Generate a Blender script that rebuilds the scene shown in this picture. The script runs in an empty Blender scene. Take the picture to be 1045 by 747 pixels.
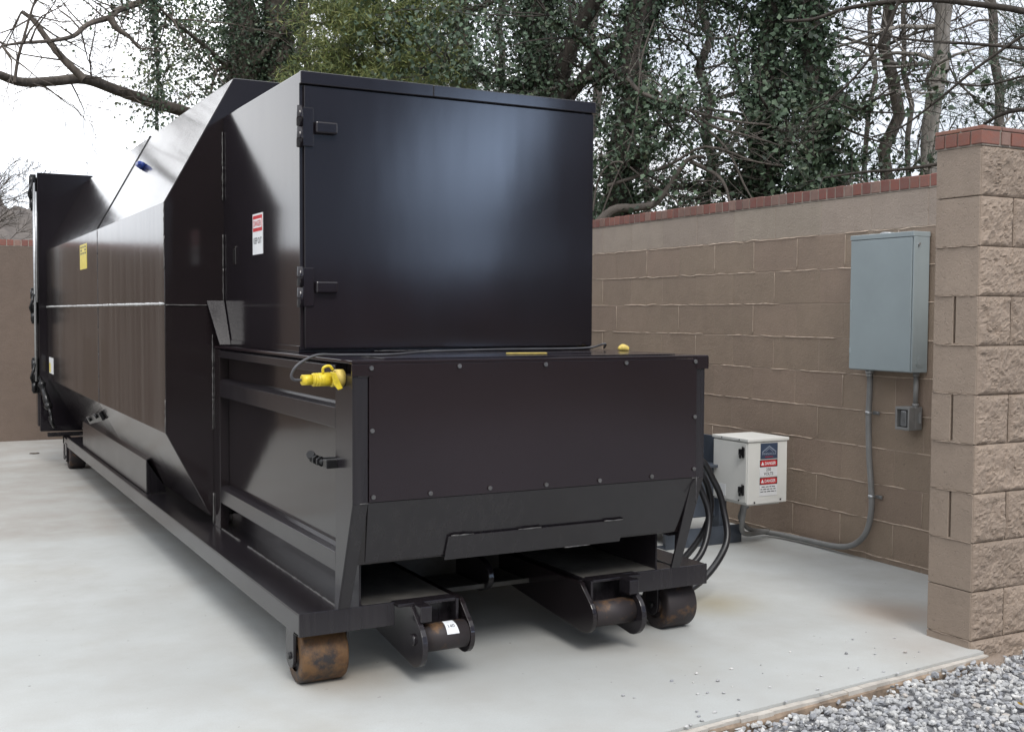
import bpy, bmesh, math, random
import numpy as np
from mathutils import Vector, Matrix, noise
rnd = random.Random(7)
C = bpy.data.collections.new('scene'); bpy.context.scene.collection.children.link(C)
scn = bpy.context.scene
PI = math.pi
# ------------------------------------------------------------------ camera
F, PITCH, ROLL, YAW = 1160.6, .0457203, .00529256, -.4925119
cy, sy = math.cos(YAW), math.sin(YAW)
FW = Vector((-sy*math.cos(PITCH), cy*math.cos(PITCH), -math.sin(PITCH)))
R0 = Vector((cy, sy, 0)); U0 = R0.cross(FW)
RT = math.cos(ROLL)*R0 + math.sin(ROLL)*U0
UP = -math.sin(ROLL)*R0 + math.cos(ROLL)*U0
CAM = Vector((0, 0, 1.37))
cd = bpy.data.cameras.new('camera'); co = bpy.data.objects.new('camera', cd); C.objects.link(co)
m = Matrix((RT, UP, -FW)).transposed().to_4x4(); m.translation = CAM
co.matrix_world = m
cd.sensor_width = 36; cd.lens = 36*F/1045; cd.clip_end = 3000; cd.clip_start = .05
scn.camera = co
def at(px, py, d):            # world point at horizontal-ish depth d along a sight direction (to site trees)
    v = FW + RT*((px-522.5)/F) - UP*((py-373.5)/F)
    return CAM + v*(d/math.hypot(v.x, v.y))
# ------------------------------------------------------------------ materials
def newmat(name):
    mt = bpy.data.materials.new(name); mt.use_nodes = True
    nt = mt.node_tree; b = nt.nodes['Principled BSDF']
    return mt, nt, b
def N(nt, t, **kw):
    n = nt.nodes.new(t)
    for k, v in kw.items():
        if k.startswith('i_'): n.inputs[k[2:].replace('_', ' ')].default_value = v
        else: setattr(n, k, v)
    return n
def L(nt, a, b): nt.links.new(a, b)
def coords(nt, scale=(1,1,1), kind='Object'):
    tc = N(nt, 'ShaderNodeTexCoord'); mp = N(nt, 'ShaderNodeMapping')
    mp.inputs['Scale'].default_value = scale
    if kind == 'World':
        g = N(nt, 'ShaderNodeNewGeometry'); L(nt, g.outputs['Position'], mp.inputs['Vector'])
    else: L(nt, tc.outputs[kind], mp.inputs['Vector'])
    return mp.outputs['Vector']
def ramp(nt, fac, stops):
    r = N(nt, 'ShaderNodeValToRGB'); e = r.color_ramp.elements
    while len(e) < len(stops): e.new(.5)
    for q, (p, c) in zip(e, stops):
        q.position = p; q.color = (*c, 1) if len(c) == 3 else c
    L(nt, fac, r.inputs['Fac']); return r.outputs['Color']
def g3(v): return (v, v, v)
def nz(nt, vec, scale, detail=4, rough=.55):
    n = N(nt, 'ShaderNodeTexNoise'); n.inputs['Scale'].default_value = scale
    n.inputs['Detail'].default_value = detail; n.inputs['Roughness'].default_value = rough
    L(nt, vec, n.inputs['Vector']); return n.outputs['Fac']
def mix(nt, fac, a, b, mode='MIX'):
    x = N(nt, 'ShaderNodeMix', data_type='RGBA', blend_type=mode)
    for s, v in ((x.inputs[0], fac), (x.inputs[6], a), (x.inputs[7], b)):
        if hasattr(v, 'links') or hasattr(v, 'is_linked'): L(nt, v, s)
        elif isinstance(v, (int, float)): s.default_value = v
        else: s.default_value = (*v, 1)
    return x.outputs[2]
def bump(nt, b, h, strength=.3, dist=.01, prev=None):
    bp = N(nt, 'ShaderNodeBump'); bp.inputs['Strength'].default_value = strength; bp.inputs['Distance'].default_value = dist
    L(nt, h, bp.inputs['Height'])
    if prev: L(nt, prev, bp.inputs['Normal'])
    L(nt, bp.outputs['Normal'], b.inputs['Normal']); return bp.outputs['Normal']
def simple(name, col, rough=.5, metal=0, var=.25, scale=8, bmp=0):
    mt, nt, b = newmat(name); v = coords(nt, kind='World')
    f = nz(nt, v, scale, 5)
    L(nt, ramp(nt, f, [(.3, tuple(c*(1-var) for c in col)), (.7, tuple(min(1, c*(1+var)) for c in col))]), b.inputs['Base Color'])
    b.inputs['Roughness'].default_value = rough; b.inputs['Metallic'].default_value = metal
    if bmp: bump(nt, b, nz(nt, v, scale*6, 4), bmp, .004)
    return mt
def paint(name, col=(.0125, .0095, .0105), rough=.17, streak=.0, dust=0.0, wav=.0, stain=False):
    """glossy dark machine paint; roller waviness, slight dust and vertical dry streaks"""
    mt, nt, b = newmat(name); v = coords(nt, kind='World')
    vs = coords(nt, (9, 9, .35) if not streak else (3.2, 3.2, .12), 'World')
    n1 = nz(nt, v, 1.3, 4); n2 = nz(nt, vs, 4, 5, .65)
    c = ramp(nt, n1, [(.3, tuple(x*.85 for x in col)), (.7, tuple(x*1.2 for x in col))])
    if dust:
        d = ramp(nt, n2, [(.42, g3(0)), (.72, g3(dust))])
        c = mix(nt, d, c, (.10, .092, .085))
    if stain:      # dark run-marks where liquid dried on the side sheet
        sz = N(nt, 'ShaderNodeSeparateXYZ'); gg = N(nt, 'ShaderNodeNewGeometry'); L(nt, gg.outputs['Position'], sz.inputs[0])
        wz = N(nt, 'ShaderNodeMapRange', interpolation_type='SMOOTHSTEP'); wz.inputs['From Min'].default_value = 1.22; wz.inputs['From Max'].default_value = 1.16; L(nt, sz.outputs['Z'], wz.inputs['Value'])
        wy_ = N(nt, 'ShaderNodeMapRange', interpolation_type='SMOOTHSTEP'); wy_.inputs['From Min'].default_value = 6.9; wy_.inputs['From Max'].default_value = 7.1; L(nt, sz.outputs['Y'], wy_.inputs['Value'])
        nn_ = nz(nt, coords(nt, (1, 1, .16), 'World'), 2.4, 4, .5)
        ms = N(nt, 'ShaderNodeMath', operation='MULTIPLY'); L(nt, wz.outputs[0], ms.inputs[0]); L(nt, wy_.outputs[0], ms.inputs[1])
        m2_ = N(nt, 'ShaderNodeMath', operation='MULTIPLY'); L(nt, ms.outputs[0], m2_.inputs[0]); L(nt, ramp(nt, nn_, [(.50, g3(0)), (.54, g3(.8))]), m2_.inputs[1])
        c = mix(nt, m2_.outputs[0], c, (.012, .009, .008))
    fine = nz(nt, v, 120, 2)
    sp = ramp(nt, fine, [(.74, g3(0)), (.82, g3(.25))])
    c = mix(nt, sp, c, (.06, .055, .05))
    L(nt, c, b.inputs['Base Color'])
    rr = N(nt, 'ShaderNodeMapRange'); rr.inputs['To Min'].default_value = rough*.8; rr.inputs['To Max'].default_value = rough*1.25
    L(nt, nz(nt, vs if streak else v, 3, 5, .6), rr.inputs['Value']); L(nt, rr.outputs[0], b.inputs['Roughness'])
    b.inputs['IOR'].default_value = 1.5
    vw = coords(nt, (2.2, 2.2, .8), 'World')
    p = bump(nt, b, nz(nt, vw, 1.6, 2, .5), .2+wav, .004)
    if streak > .2: p = bump(nt, b, nz(nt, coords(nt, (1, 1, .03), 'World'), 14, 3, .6), .35, .0012, p)
    bump(nt, b, nz(nt, coords(nt, (1, 1, .25), 'World'), 90, 3, .5), .02+streak*.3, .0005, p)
    return mt
M = {}
M['paint'] = paint('dark_brown_paint', rough=.11)
M['paint_side'] = paint('streaked_dark_paint', rough=.15, streak=.25, dust=.55, stain=True)
M['paint_door'] = paint('door_paint', rough=.12, streak=.12, col=(.011, .0088, .0115))
M['paint_plate'] = paint('plate_paint', rough=.15, col=(.013, .008, .0105))
M['paint_dull'] = paint('worn_frame_paint', rough=.22, dust=.08, col=(.013, .011, .0135))
M['dusty'] = simple('dust_covered_steel', (.070, .066, .060), .75, 0, .45, 9, .3)
M['weld'] = simple('weld_bead', (.10, .097, .095), .4, .35, .5, 60)
M['seam_metal'] = simple('seam_bead', (.5, .5, .5), .4, .3, .3, 40)
M['dark_weld'] = simple('painted_weld', (.05, .047, .05), .4, 0, .5, 80)
M['bolt'] = simple('zinc_bolt', (.15, .145, .14), .35, .7, .3, 60)
M['black'] = simple('black_rubber', (.013, .013, .015), .38, 0, .3, 20)
M['blackmetal'] = simple('black_steel_fitting', (.012, .012, .013), .3, .3, .3, 40)
M['yellow'] = simple('yellow_plastic', (.62, .47, .025), .42, 0, .25, 45)
M['paleyellow'] = simple('faded_yellow_rubber', (.55, .42, .10), .6, 0, .25, 50)
M['blue'] = simple('blue_plastic', (.03, .06, .28), .35, 0, .2, 30)
M['cord'] = simple('grey_cord', (.05, .05, .055), .45)
M['panel'] = simple('blue_grey_enamel', (.285, .333, .35), .42, .0, .05, 5)
M['panel_side'] = M['panel']
M['hub'] = simple('galvanised_steel', (.42, .43, .44), .35, .8, .15, 40)
M['conduit'] = simple('grey_pvc', (.215, .215, .212), .5, 0, .12, 12)
M['boxwhite'] = simple('white_enamel', (.68, .68, .65), .35, 0, .06, 4)
M['unit'] = simple('slate_blue_paint', (.055, .066, .085), .4, 0, .25, 10)
M['red'] = simple('sign_red', (.52, .02, .025), .4, 0, .1, 30)
M['signwhite'] = simple('sign_white', (.72, .73, .74), .4, 0, .05, 30)
M['signyellow'] = simple('sign_yellow', (.68, .56, .10), .45, 0, .15, 60)
M['ink'] = simple('sign_black', (.02, .02, .022), .5)
M['navy'] = simple('badge_navy', (.045, .065, .11), .4, 0, .1, 40)
M['badgeline'] = simple('badge_grey', (.28, .32, .40), .4)
M['paper'] = simple('paper_tag', (.72, .74, .76), .6, 0, .1, 80)
M['leafbrown'] = simple('dead_leaf', (.055, .03, .02), .6, 0, .4, 60)
M['leafyellow'] = simple('yellow_leaf', (.4, .26, .05), .6, 0, .3, 60)
M['litter'] = simple('dirt_clump', (.09, .07, .055), .9, 0, .4, 40, .5)
# rusty steel
def rust(name, amount, dark=(.03, .026, .026)):
    mt, nt, b = newmat(name); v = coords(nt, kind='World')
    a = nz(nt, v, 14, 6, .65)
    c = ramp(nt, a, [(.3, (.065, .028, .013)), (.5, (.14, .075, .032)), (.7, (.10, .06, .033))])
    k = nz(nt, v, 9, 6, .7)
    L(nt, mix(nt, ramp(nt, k, [(amount-.07, g3(0)), (amount+.07, g3(1))]), c, dark), b.inputs['Base Color'])
    b.inputs['Roughness'].default_value = .6; b.inputs['Metallic'].default_value = .2
    bump(nt, b, a, .3, .004); return mt
M['rust'] = rust('rusty_steel', .56); M['rust_dark'] = rust('part_rusty_dark_steel', .41, (.028, .022, .023))
# concrete slab
mt, nt, b = newmat('broom_finished_concrete'); v = coords(nt, kind='World')
big = nz(nt, v, .45, 5, .6); mid = nz(nt, v, 2.3, 6, .65); fine = nz(nt, v, 160, 4, .6)
c = ramp(nt, big, [(.3, (.375, .387, .378)), (.5, (.43, .445, .437)), (.7, (.475, .49, .484))])
c = mix(nt, ramp(nt, mid, [(.35, g3(.6)), (.6, g3(0))]), c, (.355, .35, .33))
st = nz(nt, coords(nt, (1.2, .8, 1), 'World'), 1.1, 5, .6)
c = mix(nt, ramp(nt, st, [(.56, g3(0)), (.72, g3(.35))]), c, (.32, .29, .235))
c = mix(nt, ramp(nt, fine, [(.3, g3(.35)), (.6, g3(0))]), c, (.33, .33, .32))
pit = nz(nt, v, 34, 2, .5); c = mix(nt, ramp(nt, pit, [(.735, g3(0)), (.77, g3(.7))]), c, (.13, .12, .11))
# older, browner pour at the far end of the pad
g = N(nt, 'ShaderNodeNewGeometry'); sx = N(nt, 'ShaderNodeSeparateXYZ'); L(nt, g.outputs['Position'], sx.inputs[0])
mr = N(nt, 'ShaderNodeMapRange'); mr.inputs['From Min'].default_value = 7.2; mr.inputs['From Max'].default_value = 7.45
L(nt, sx.outputs['Y'], mr.inputs['Value'])
ml = N(nt, 'ShaderNodeMath', operation='MULTIPLY'); L(nt, mr.outputs[0], ml.inputs[0]); L(nt, ramp(nt, mid, [(.3, g3(.75)), (.7, g3(.3))]), ml.inputs[1])
c = mix(nt, ml.outputs[0], c, (.275, .25, .222))
for px_, py_, rad_, colr, am in ((3.40, 4.27, .26, (.33, .28, .17), .7), (4.02, 3.72, .30, (.28, .21, .155), .75), (1.42, 4.0, .20, (.29, .23, .16), .6), (3.72, 3.30, .26, (.30, .25, .21), .5), (2.6, 3.9, .3, (.33, .31, .28), .35)):
    vd = N(nt, 'ShaderNodeVectorMath', operation='DISTANCE'); vd.inputs[1].default_value = (px_, py_, 0); L(nt, g.outputs['Position'], vd.inputs[0])
    sb = N(nt, 'ShaderNodeMath', operation='ADD'); L(nt, vd.outputs['Value'], sb.inputs[0])
    mm_ = N(nt, 'ShaderNodeMath', operation='MULTIPLY'); L(nt, st, mm_.inputs[0]); mm_.inputs[1].default_value = .35; L(nt, mm_.outputs[0], sb.inputs[1])
    q_ = N(nt, 'ShaderNodeMapRange', interpolation_type='SMOOTHSTEP'); q_.inputs['From Min'].default_value = rad_+.28; q_.inputs['From Max'].default_value = .12; q_.inputs['To Max'].default_value = am; L(nt, sb.outputs[0], q_.inputs['Value'])
    c = mix(nt, q_.outputs[0], c, colr)
# scuffs: fine hair-line scratches and specks
sc_ = nz(nt, coords(nt, (1, 7, 1), 'World'), 16, 3, .5); c = mix(nt, ramp(nt, sc_, [(.70, g3(0)), (.73, g3(.35))]), c, (.28, .27, .25))
L(nt, c, b.inputs['Base Color']); b.inputs['Roughness'].default_value = .82
p = bump(nt, b, fine, .25, .002); bump(nt, b, nz(nt, coords(nt, (.15, 3, 1), 'World'), 60, 3), .22, .002, p)
M['concrete'] = mt
M['edge'] = simple('pale_edge_concrete', (.42, .39, .35), .85, 0, .22, 14, .4)
M['board'] = simple('weathered_form_board', (.22, .165, .12), .85, 0, .5, 14, .5)
# painted block
def block(name, col, rough_bump=.3):
    mt, nt, b = newmat(name); v = coords(nt, kind='World')
    a = nz(nt, v, 1.1, 4); q = nz(nt, v, 9, 5, .6)
    at_ = N(nt, 'ShaderNodeAttribute'); at_.attribute_name = 'tint'
    c = ramp(nt, a, [(.3, tuple(x*.93 for x in col)), (.7, tuple(x*1.07 for x in col))])
    c = mix(nt, ramp(nt, q, [(.35, g3(.4)), (.6, g3(0))]), c, tuple(x*.78 for x in col))
    c = mix(nt, ramp(nt, nz(nt, v, 75, 3, .5), [(.66, g3(0)), (.72, g3(.55))]), c, tuple(x*.5 for x in col))
    c = mix(nt, 1.0, c, at_.outputs['Color'], 'MULTIPLY')
    L(nt, c, b.inputs['Base Color']); b.inputs['Roughness'].default_value = .62
    vo = N(nt, 'ShaderNodeTexVoronoi'); vo.inputs['Scale'].default_value = 55; L(nt, v, vo.inputs['Vector'])
    pits = ramp(nt, vo.outputs['Distance'], [(.08, g3(0)), (.22, g3(1))])
    p = bump(nt, b, nz(nt, v, 130, 5, .7), rough_bump, .006)
    p = bump(nt, b, nz(nt, v, 45, 4, .6), .4, .006, p)
    bump(nt, b, pits, .5, .004, p); return mt
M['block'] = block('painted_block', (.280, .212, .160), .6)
M['block_top'] = block('lit_top_course', (.35, .29, .238), .9)  # top course paler: brighter light up there is put into the colour
M['mortar'] = block('skylit_mortar', (.50, .40, .32))  # pale beads: skylight caught on their ledges is put into the colour
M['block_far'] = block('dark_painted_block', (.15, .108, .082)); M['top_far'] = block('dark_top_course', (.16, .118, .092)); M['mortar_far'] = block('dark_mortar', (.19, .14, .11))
M['split'] = block('split_face_block', (.272, .21, .163), .6)
M['pilblock'] = block('pillar_end_block', (.285, .225, .178), .5)
def brickmat():
    mt, nt, b = newmat('red_cap_brick'); v = coords(nt, kind='World')
    at_ = N(nt, 'ShaderNodeAttribute'); at_.attribute_name = 'tint'
    c = mix(nt, ramp(nt, nz(nt, v, 30, 5), [(.35, g3(.65)), (.65, g3(.2))]), at_.outputs['Color'], (.17, .105, .09))
    L(nt, c, b.inputs['Base Color']); b.inputs['Roughness'].default_value = .85
    bump(nt, b, nz(nt, v, 110, 4), .4, .003); return mt
M['brick'] = brickmat()
M['brickmortar'] = simple('grey_brick_mortar', (.28, .245, .21), .9, 0, .2, 30, .4)
def stones():
    mt, nt, b = newmat('marble_chips')
    at_ = N(nt, 'ShaderNodeAttribute'); at_.attribute_name = 'tint'; v = coords(nt, kind='World')
    c = mix(nt, ramp(nt, nz(nt, v, 70, 4), [(.35, g3(.45)), (.6, g3(0))]), at_.outputs['Color'], (.20, .205, .22))
    c = mix(nt, 1.0, c, (.90, .90, .90), 'MULTIPLY')
    L(nt, c, b.inputs['Base Color']); b.inputs['Roughness'].default_value = .75
    bump(nt, b, nz(nt, v, 220, 4), .3, .002); return mt
M['stone'] = stones()
mt, nt, b = newmat('gravel_bed'); v = coords(nt, kind='World')
vo = N(nt, 'ShaderNodeTexVoronoi'); vo.inputs['Scale'].default_value = 38; L(nt, v, vo.inputs['Vector'])
sv = N(nt, 'ShaderNodeSeparateColor'); L(nt, vo.outputs['Color'], sv.inputs[0])
L(nt, ramp(nt, sv.outputs[0], [(.0, (.13, .135, .15)), (.5, (.30, .305, .32)), (1, (.5, .5, .5))]), b.inputs['Base Color'])
b.inputs['Roughness'].default_value = .85; bump(nt, b, vo.outputs['Distance'], 1, .02)
M['gravelbed'] = mt
mt, nt, b = newmat('dry_grass_ground'); v = coords(nt, kind='World')
L(nt, ramp(nt, nz(nt, v, .4, 6), [(.35, (.06, .065, .03)), (.6, (.12, .10, .06))]), b.inputs['Base Color']); b.inputs['Roughness'].default_value = .95
bump(nt, b, nz(nt, v, 8, 6), .6, .1); M['ground'] = mt
mt, nt, b = newmat('winter_hillside'); v = coords(nt, (1, 1, 2), 'World')
L(nt, ramp(nt, nz(nt, v, .55, 8, .75), [(.3, (.06, .052, .05)), (.5, (.10, .085, .075)), (.7, (.15, .13, .115))]), b.inputs['Base Color'])
b.inputs['Roughness'].default_value = 1; M['hill'] = mt
def leafmat(name, trans=.15):
    mt, nt, b = newmat(name)
    at_ = N(nt, 'ShaderNodeAttribute'); at_.attribute_name = 'tint'
    L(nt, at_.outputs['Color'], b.inputs['Base Color']); b.inputs['Roughness'].default_value = .6
    return mt
M['ivy'] = leafmat('ivy_leaf'); M['needle'] = leafmat('pine_needle')
def bark(name, a, c2):
    mt, nt, b = newmat(name); v = coords(nt, (1, 1, .25), 'World')
    f = nz(nt, v, 14, 7, .7); L(nt, ramp(nt, f, [(.3, a), (.7, c2)]), b.inputs['Base Color']); b.inputs['Roughness'].default_value = .9
    bump(nt, b, f, .8, .03); return mt
M['bark'] = bark('grey_brown_bark', (.045, .037, .030), (.15, .125, .105))
M['bark_dark'] = bark('dark_bark', (.022, .019, .016), (.075, .062, .052))
M['bark_pale'] = bark('pale_bark', (.17, .155, .14), (.34, .31, .28))
M['twig'] = bark('twig_bark', (.07, .06, .052), (.15, .13, .115))
# ------------------------------------------------------------------ mesh helpers
def link(name, me, mats, parent=None, label=None, cat=None, group=None, kind=None):
    o = bpy.data.objects.new(name, me); C.objects.link(o)
    if me is not None and mats is not None and len(me.materials) == 0:
        for mm in (mats if isinstance(mats, (list, tuple)) else [mats]): me.materials.append(M[mm] if isinstance(mm, str) else mm)
    if parent: o.parent = parent
    tag(o, label, cat, group, kind); return o
def tag(o, label=None, cat=None, group=None, kind=None):
    for k, v in (('label', label), ('category', cat), ('group', group), ('kind', kind)):
        if v: o[k] = v
    return o
def empty(name, loc, label, cat, group=None):
    o = bpy.data.objects.new(name, None); C.objects.link(o); o.location = loc; o.empty_display_size = .1
    return tag(o, label, cat, group)
class MB:
    """collects shapes in world coordinates; build() links ONE mesh object, parented without moving"""
    def __init__(s): s.bm = bmesh.new(); s.tl = None
    def col(s, c): s.cc = c
    def box(s, a, b, bev=.0, R=None, o=None):
        a, b = Vector(a), Vector(b); lo = [min(a[i], b[i]) for i in range(3)]; hi = [max(a[i], b[i]) for i in range(3)]
        t = bmesh.new(); bmesh.ops.create_cube(t, size=1)
        for v in t.verts: v.co = Vector([lo[i]+(v.co[i]+.5)*(hi[i]-lo[i]) for i in range(3)])
        if bev: bmesh.ops.bevel(t, geom=t.edges[:], offset=bev, segments=2, affect='EDGES', profile=.5)
        return s.merge(t, R, o)
    def merge(s, t, R=None, o=None, col=None):
        if R is not None:
            for v in t.verts: v.co = R @ (v.co - Vector(o)) + Vector(o) if o is not None else R @ v.co
        me = bpy.data.meshes.new('t'); t.to_mesh(me); t.free()
        n0 = len(s.bm.faces); s.bm.from_mesh(me); bpy.data.meshes.remove(me)
        s.bm.faces.ensure_lookup_table(); return range(n0, len(s.bm.faces))
    def prism(s, pts, vec, bev=0):
        """closed polygon (3-D points) pushed along vec"""
        t = bmesh.new(); vec = Vector(vec)
        A = [t.verts.new(p) for p in pts]; B = [t.verts.new(Vector(p)+vec) for p in pts]
        t.faces.new(A); t.faces.new(B[::-1]); n = len(pts)
        for i in range(n): t.faces.new((A[i], B[i], B[(i+1) % n], A[(i+1) % n]))
        bmesh.ops.recalc_face_normals(t, faces=t.faces[:])
        if bev: bmesh.ops.bevel(t, geom=t.edges[:], offset=bev, segments=2, affect='EDGES', profile=.5)
        return s.merge(t)
    def face(s, pts):
        return s.bm.faces.new([s.bm.verts.new(p) for p in pts])
    def cyl(s, a, b, r, r2=None, n=24, bev=0):
        a, b = Vector(a), Vector(b); d = b-a; r2 = r if r2 is None else r2
        t = bmesh.new(); bmesh.ops.create_cone(t, cap_ends=True, cap_tris=False, segments=n, radius1=r, radius2=r2, depth=d.length)
        if bev: bmesh.ops.bevel(t, geom=[e for e in t.edges if len(e.link_faces) == 2 and any(len(f.verts) > 4 for f in e.link_faces)], offset=bev, segments=2, affect='EDGES')
        q = d.to_track_quat('Z', 'Y').to_matrix()
        for v in t.verts: v.co = q @ v.co + (a+b)/2
        for f in t.faces: f.smooth = len(f.verts) == 4
        return s.merge(t)
    def tube(s, pts, rad, n=8, caps=True, jit=0):
        pts = [Vector(p) for p in pts]; t = bmesh.new(); rings = []; K = len(pts)
        up = Vector((0, 0, 1)); prev = None
        for i, p in enumerate(pts):
            d = (pts[min(i+1, K-1)]-pts[max(i-1, 0)]).normalized()
            if prev is None:
                a = d.orthogonal().normalized()
            else:
                a = (prev - d*prev.dot(d)); a = a.normalized() if a.length > 1e-6 else d.orthogonal().normalized()
            prev = a; bb = d.cross(a); r = rad[i] if hasattr(rad, '__len__') else rad
            if jit: r *= 1+rnd.uniform(-jit, jit)
            rings.append([t.verts.new(p+(a*math.cos(2*PI*k/n)+bb*math.sin(2*PI*k/n))*r) for k in range(n)])
        for i in range(K-1):
            for k in range(n):
                f = t.faces.new((rings[i][k], rings[i][(k+1) % n], rings[i+1][(k+1) % n], rings[i+1][k])); f.smooth = True
        if caps: t.faces.new(rings[0][::-1]); t.faces.new(rings[-1])
        return s.merge(t)
    def sphere(s, c, r, sc=(1, 1, 1), sub=2):
        t = bmesh.new(); bmesh.ops.create_icosphere(t, subdivisions=sub, radius=r)
        for v in t.verts: v.co = Vector(c)+Vector((v.co.x*sc[0], v.co.y*sc[1], v.co.z*sc[2]))
        for f in t.faces: f.smooth = True
        return s.merge(t)
    def build(s, name, mats, parent=None, **kw):
        me = bpy.data.meshes.new(name); s.bm.to_mesh(me); s.bm.free()
        o = link(name, me, mats, None, **kw)
        if parent:
            pm = wmat(parent); o.parent = parent; me.transform(pm.inverted())
        return o
def wmat(o):
    mm = Matrix.Translation(o.location) @ o.rotation_euler.to_matrix().to_4x4()
    return wmat(o.parent) @ mm if o.parent else mm
def smoothpath(pts, k=8):
    pts = [Vector(p) for p in pts]; out = []
    P = [pts[0]*2-pts[1]]+pts+[pts[-1]*2-pts[-2]]
    for i in range(1, len(P)-2):
        for j in range(k):
            t = j/k; a, b, c, d = P[i-1], P[i], P[i+1], P[i+2]
            out.append(.5*((2*b)+(c-a)*t+(2*a-5*b+4*c-d)*t*t+(3*b-a-3*c+d)*t**3))
    out.append(pts[-1]); return out
def wobble_line(a, b, step=.03, amp=.003):
    a, b = Vector(a), Vector(b); n = max(2, int((b-a).length/step))
    return [a.lerp(b, i/n)+Vector((rnd.uniform(-amp, amp), rnd.uniform(-amp, amp), rnd.uniform(-amp, amp))) for i in range(n+1)]
def weld(path_pairs, parent, r=.004, mat='weld', broken=.0, name='weld_bead'):
    w = MB()
    for a, b in path_pairs:
        a, b = Vector(a), Vector(b); n = max(1, int((b-a).length/.15))
        for i in range(n):
            if rnd.random() < broken: continue
            p = wobble_line(a.lerp(b, i/n), a.lerp(b, (i+1)/n), .018, .0008)
            w.tube(p, [r*rnd.uniform(.35, 1.25) for _ in p], 5)
    return w.build(name, mat, parent)
def text(s, width, center, right, up, parent, mat='ink', height=None, bold=.0, name='lettering'):
    cu = bpy.data.curves.new('txt', 'FONT'); cu.body = s; cu.align_x = 'CENTER'; cu.align_y = 'CENTER'; cu.size = 1; cu.offset = bold; cu.resolution_u = 3
    o = bpy.data.objects.new('txt', cu); C.objects.link(o); bpy.context.view_layer.update()
    me = bpy.data.meshes.new_from_object(o.evaluated_get(bpy.context.evaluated_depsgraph_get())); bpy.data.objects.remove(o)
    xs = [v.co.x for v in me.vertices]; ys = [v.co.y for v in me.vertices]
    w, h = max(xs)-min(xs), max(ys)-min(ys); mx, my = (max(xs)+min(xs))/2, (max(ys)+min(ys))/2
    kx = width/w; ky = (height/h) if height else kx
    r, u = Vector(right).normalized(), Vector(up).normalized(); c = Vector(center)
    for v in me.vertices: v.co = c + r*(v.co.x-mx)*kx + u*(v.co.y-my)*ky
    me.materials.clear(); me.transform(wmat(parent).inverted())
    return link(name, me, mat, parent)
def quadcard(c, right, up, w, h, th, mat, parent, name, n=None, mb=None):
    r, u = Vector(right).normalized(), Vector(up).normalized(); nn = r.cross(u); c = Vector(c)
    own = mb is None; mb = mb or MB()
    mb.prism([c-r*w/2-u*h/2, c+r*w/2-u*h/2, c+r*w/2+u*h/2, c-r*w/2+u*h/2], nn*th)
    return mb.build(name, mat, parent) if own else None
def tint(o, cols):
    """one colour per loop-connected chunk: cols = list of (face range, rgb)"""
    me = o.data; ca = me.color_attributes.new('tint', 'FLOAT_COLOR', 'CORNER'); arr = np.ones((len(me.loops), 4), dtype=np.float32)
    ls = np.empty(len(me.polygons), dtype=np.int32); lt = np.empty(len(me.polygons), dtype=np.int32)
    me.polygons.foreach_get('loop_start', ls); me.polygons.foreach_get('loop_total', lt)
    for rg, c in cols:
        if len(rg) == 0: continue
        arr[ls[rg[0]]:ls[rg[-1]]+lt[rg[-1]], :3] = c
    ca.data.foreach_set('color', arr.ravel())
# ------------------------------------------------------------------ ground, slab, gravel
g_ = MB(); g_.face([(-400, -400, -.12), (400, -400, -.12), (400, 400, -.12), (-400, 400, -.12)])
g_.build('ground', 'ground', kind='structure')
def edge_y(x): return 3.007 + (x-2.217)*.0792
s_ = MB(); s_.prism([(-9, edge_y(-9), -.11), (3.885, edge_y(3.885), -.11), (3.885, 3.20, -.11), (4.9, 3.20, -.11), (4.9, 13.35, -.11), (-9, 13.35, -.11)], (0, 0, .11), 0)
s_.build('concrete_pad', 'concrete', kind='structure')
gb = MB(); gb.face([(-9, -6, -.062), (9, -6, -.062), (9, edge_y(9)+.3, -.062), (3.9, 3.5, -.062), (3.8, edge_y(3.8)-.0, -.062), (-9, edge_y(-9), -.062)])
gb.build('gravel_bed', 'gravelbed', kind='structure')
# form board and pale edge strip
fb = MB(); segs = 90; x0, x1 = -3.0, 3.885
for i in range(segs):
    a = x0+(x1-x0)*i/segs; b_ = x0+(x1-x0)*(i+1)/segs
    z = -.010+.006*noise.noise((a*4, 0, 3)); w = .026+.010*noise.noise((a*6, 2, 3))
    fb.prism([(a, edge_y(a)-.002-w, -.10), (b_, edge_y(b_)-.002-w, -.10), (b_, edge_y(b_)-.002, -.10), (a, edge_y(a)-.002, -.10)], (0, 0, .10+z), .0)
fo = fb.build('form_board', 'edge', label='pale weathered form board along the front edge of the concrete pad', cat='board')
f2 = MB(); pa, pb = [], []
for i in range(121):
    a = x0+(x1-x0)*i/120; pa.append((a, edge_y(a)-.026, -.020-.010*noise.noise((a*3, 5, 1)))); pb.append((a, edge_y(a)-.036-.004*noise.noise((a*7, 8, 1)), -.030-.010*noise.noise((a*4, 9, 1))))
for i in range(120):
    f2.face([pa[i], pa[i+1], pb[i+1], pb[i]]); f2.face([pb[i], pb[i+1], pb[i+1][:2]+(-.1,), pb[i][:2]+(-.1,)])
bmesh.ops.remove_doubles(f2.bm, verts=f2.bm.verts[:], dist=.0001)
f2.build('rotten_wood', 'board', fo)
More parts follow.
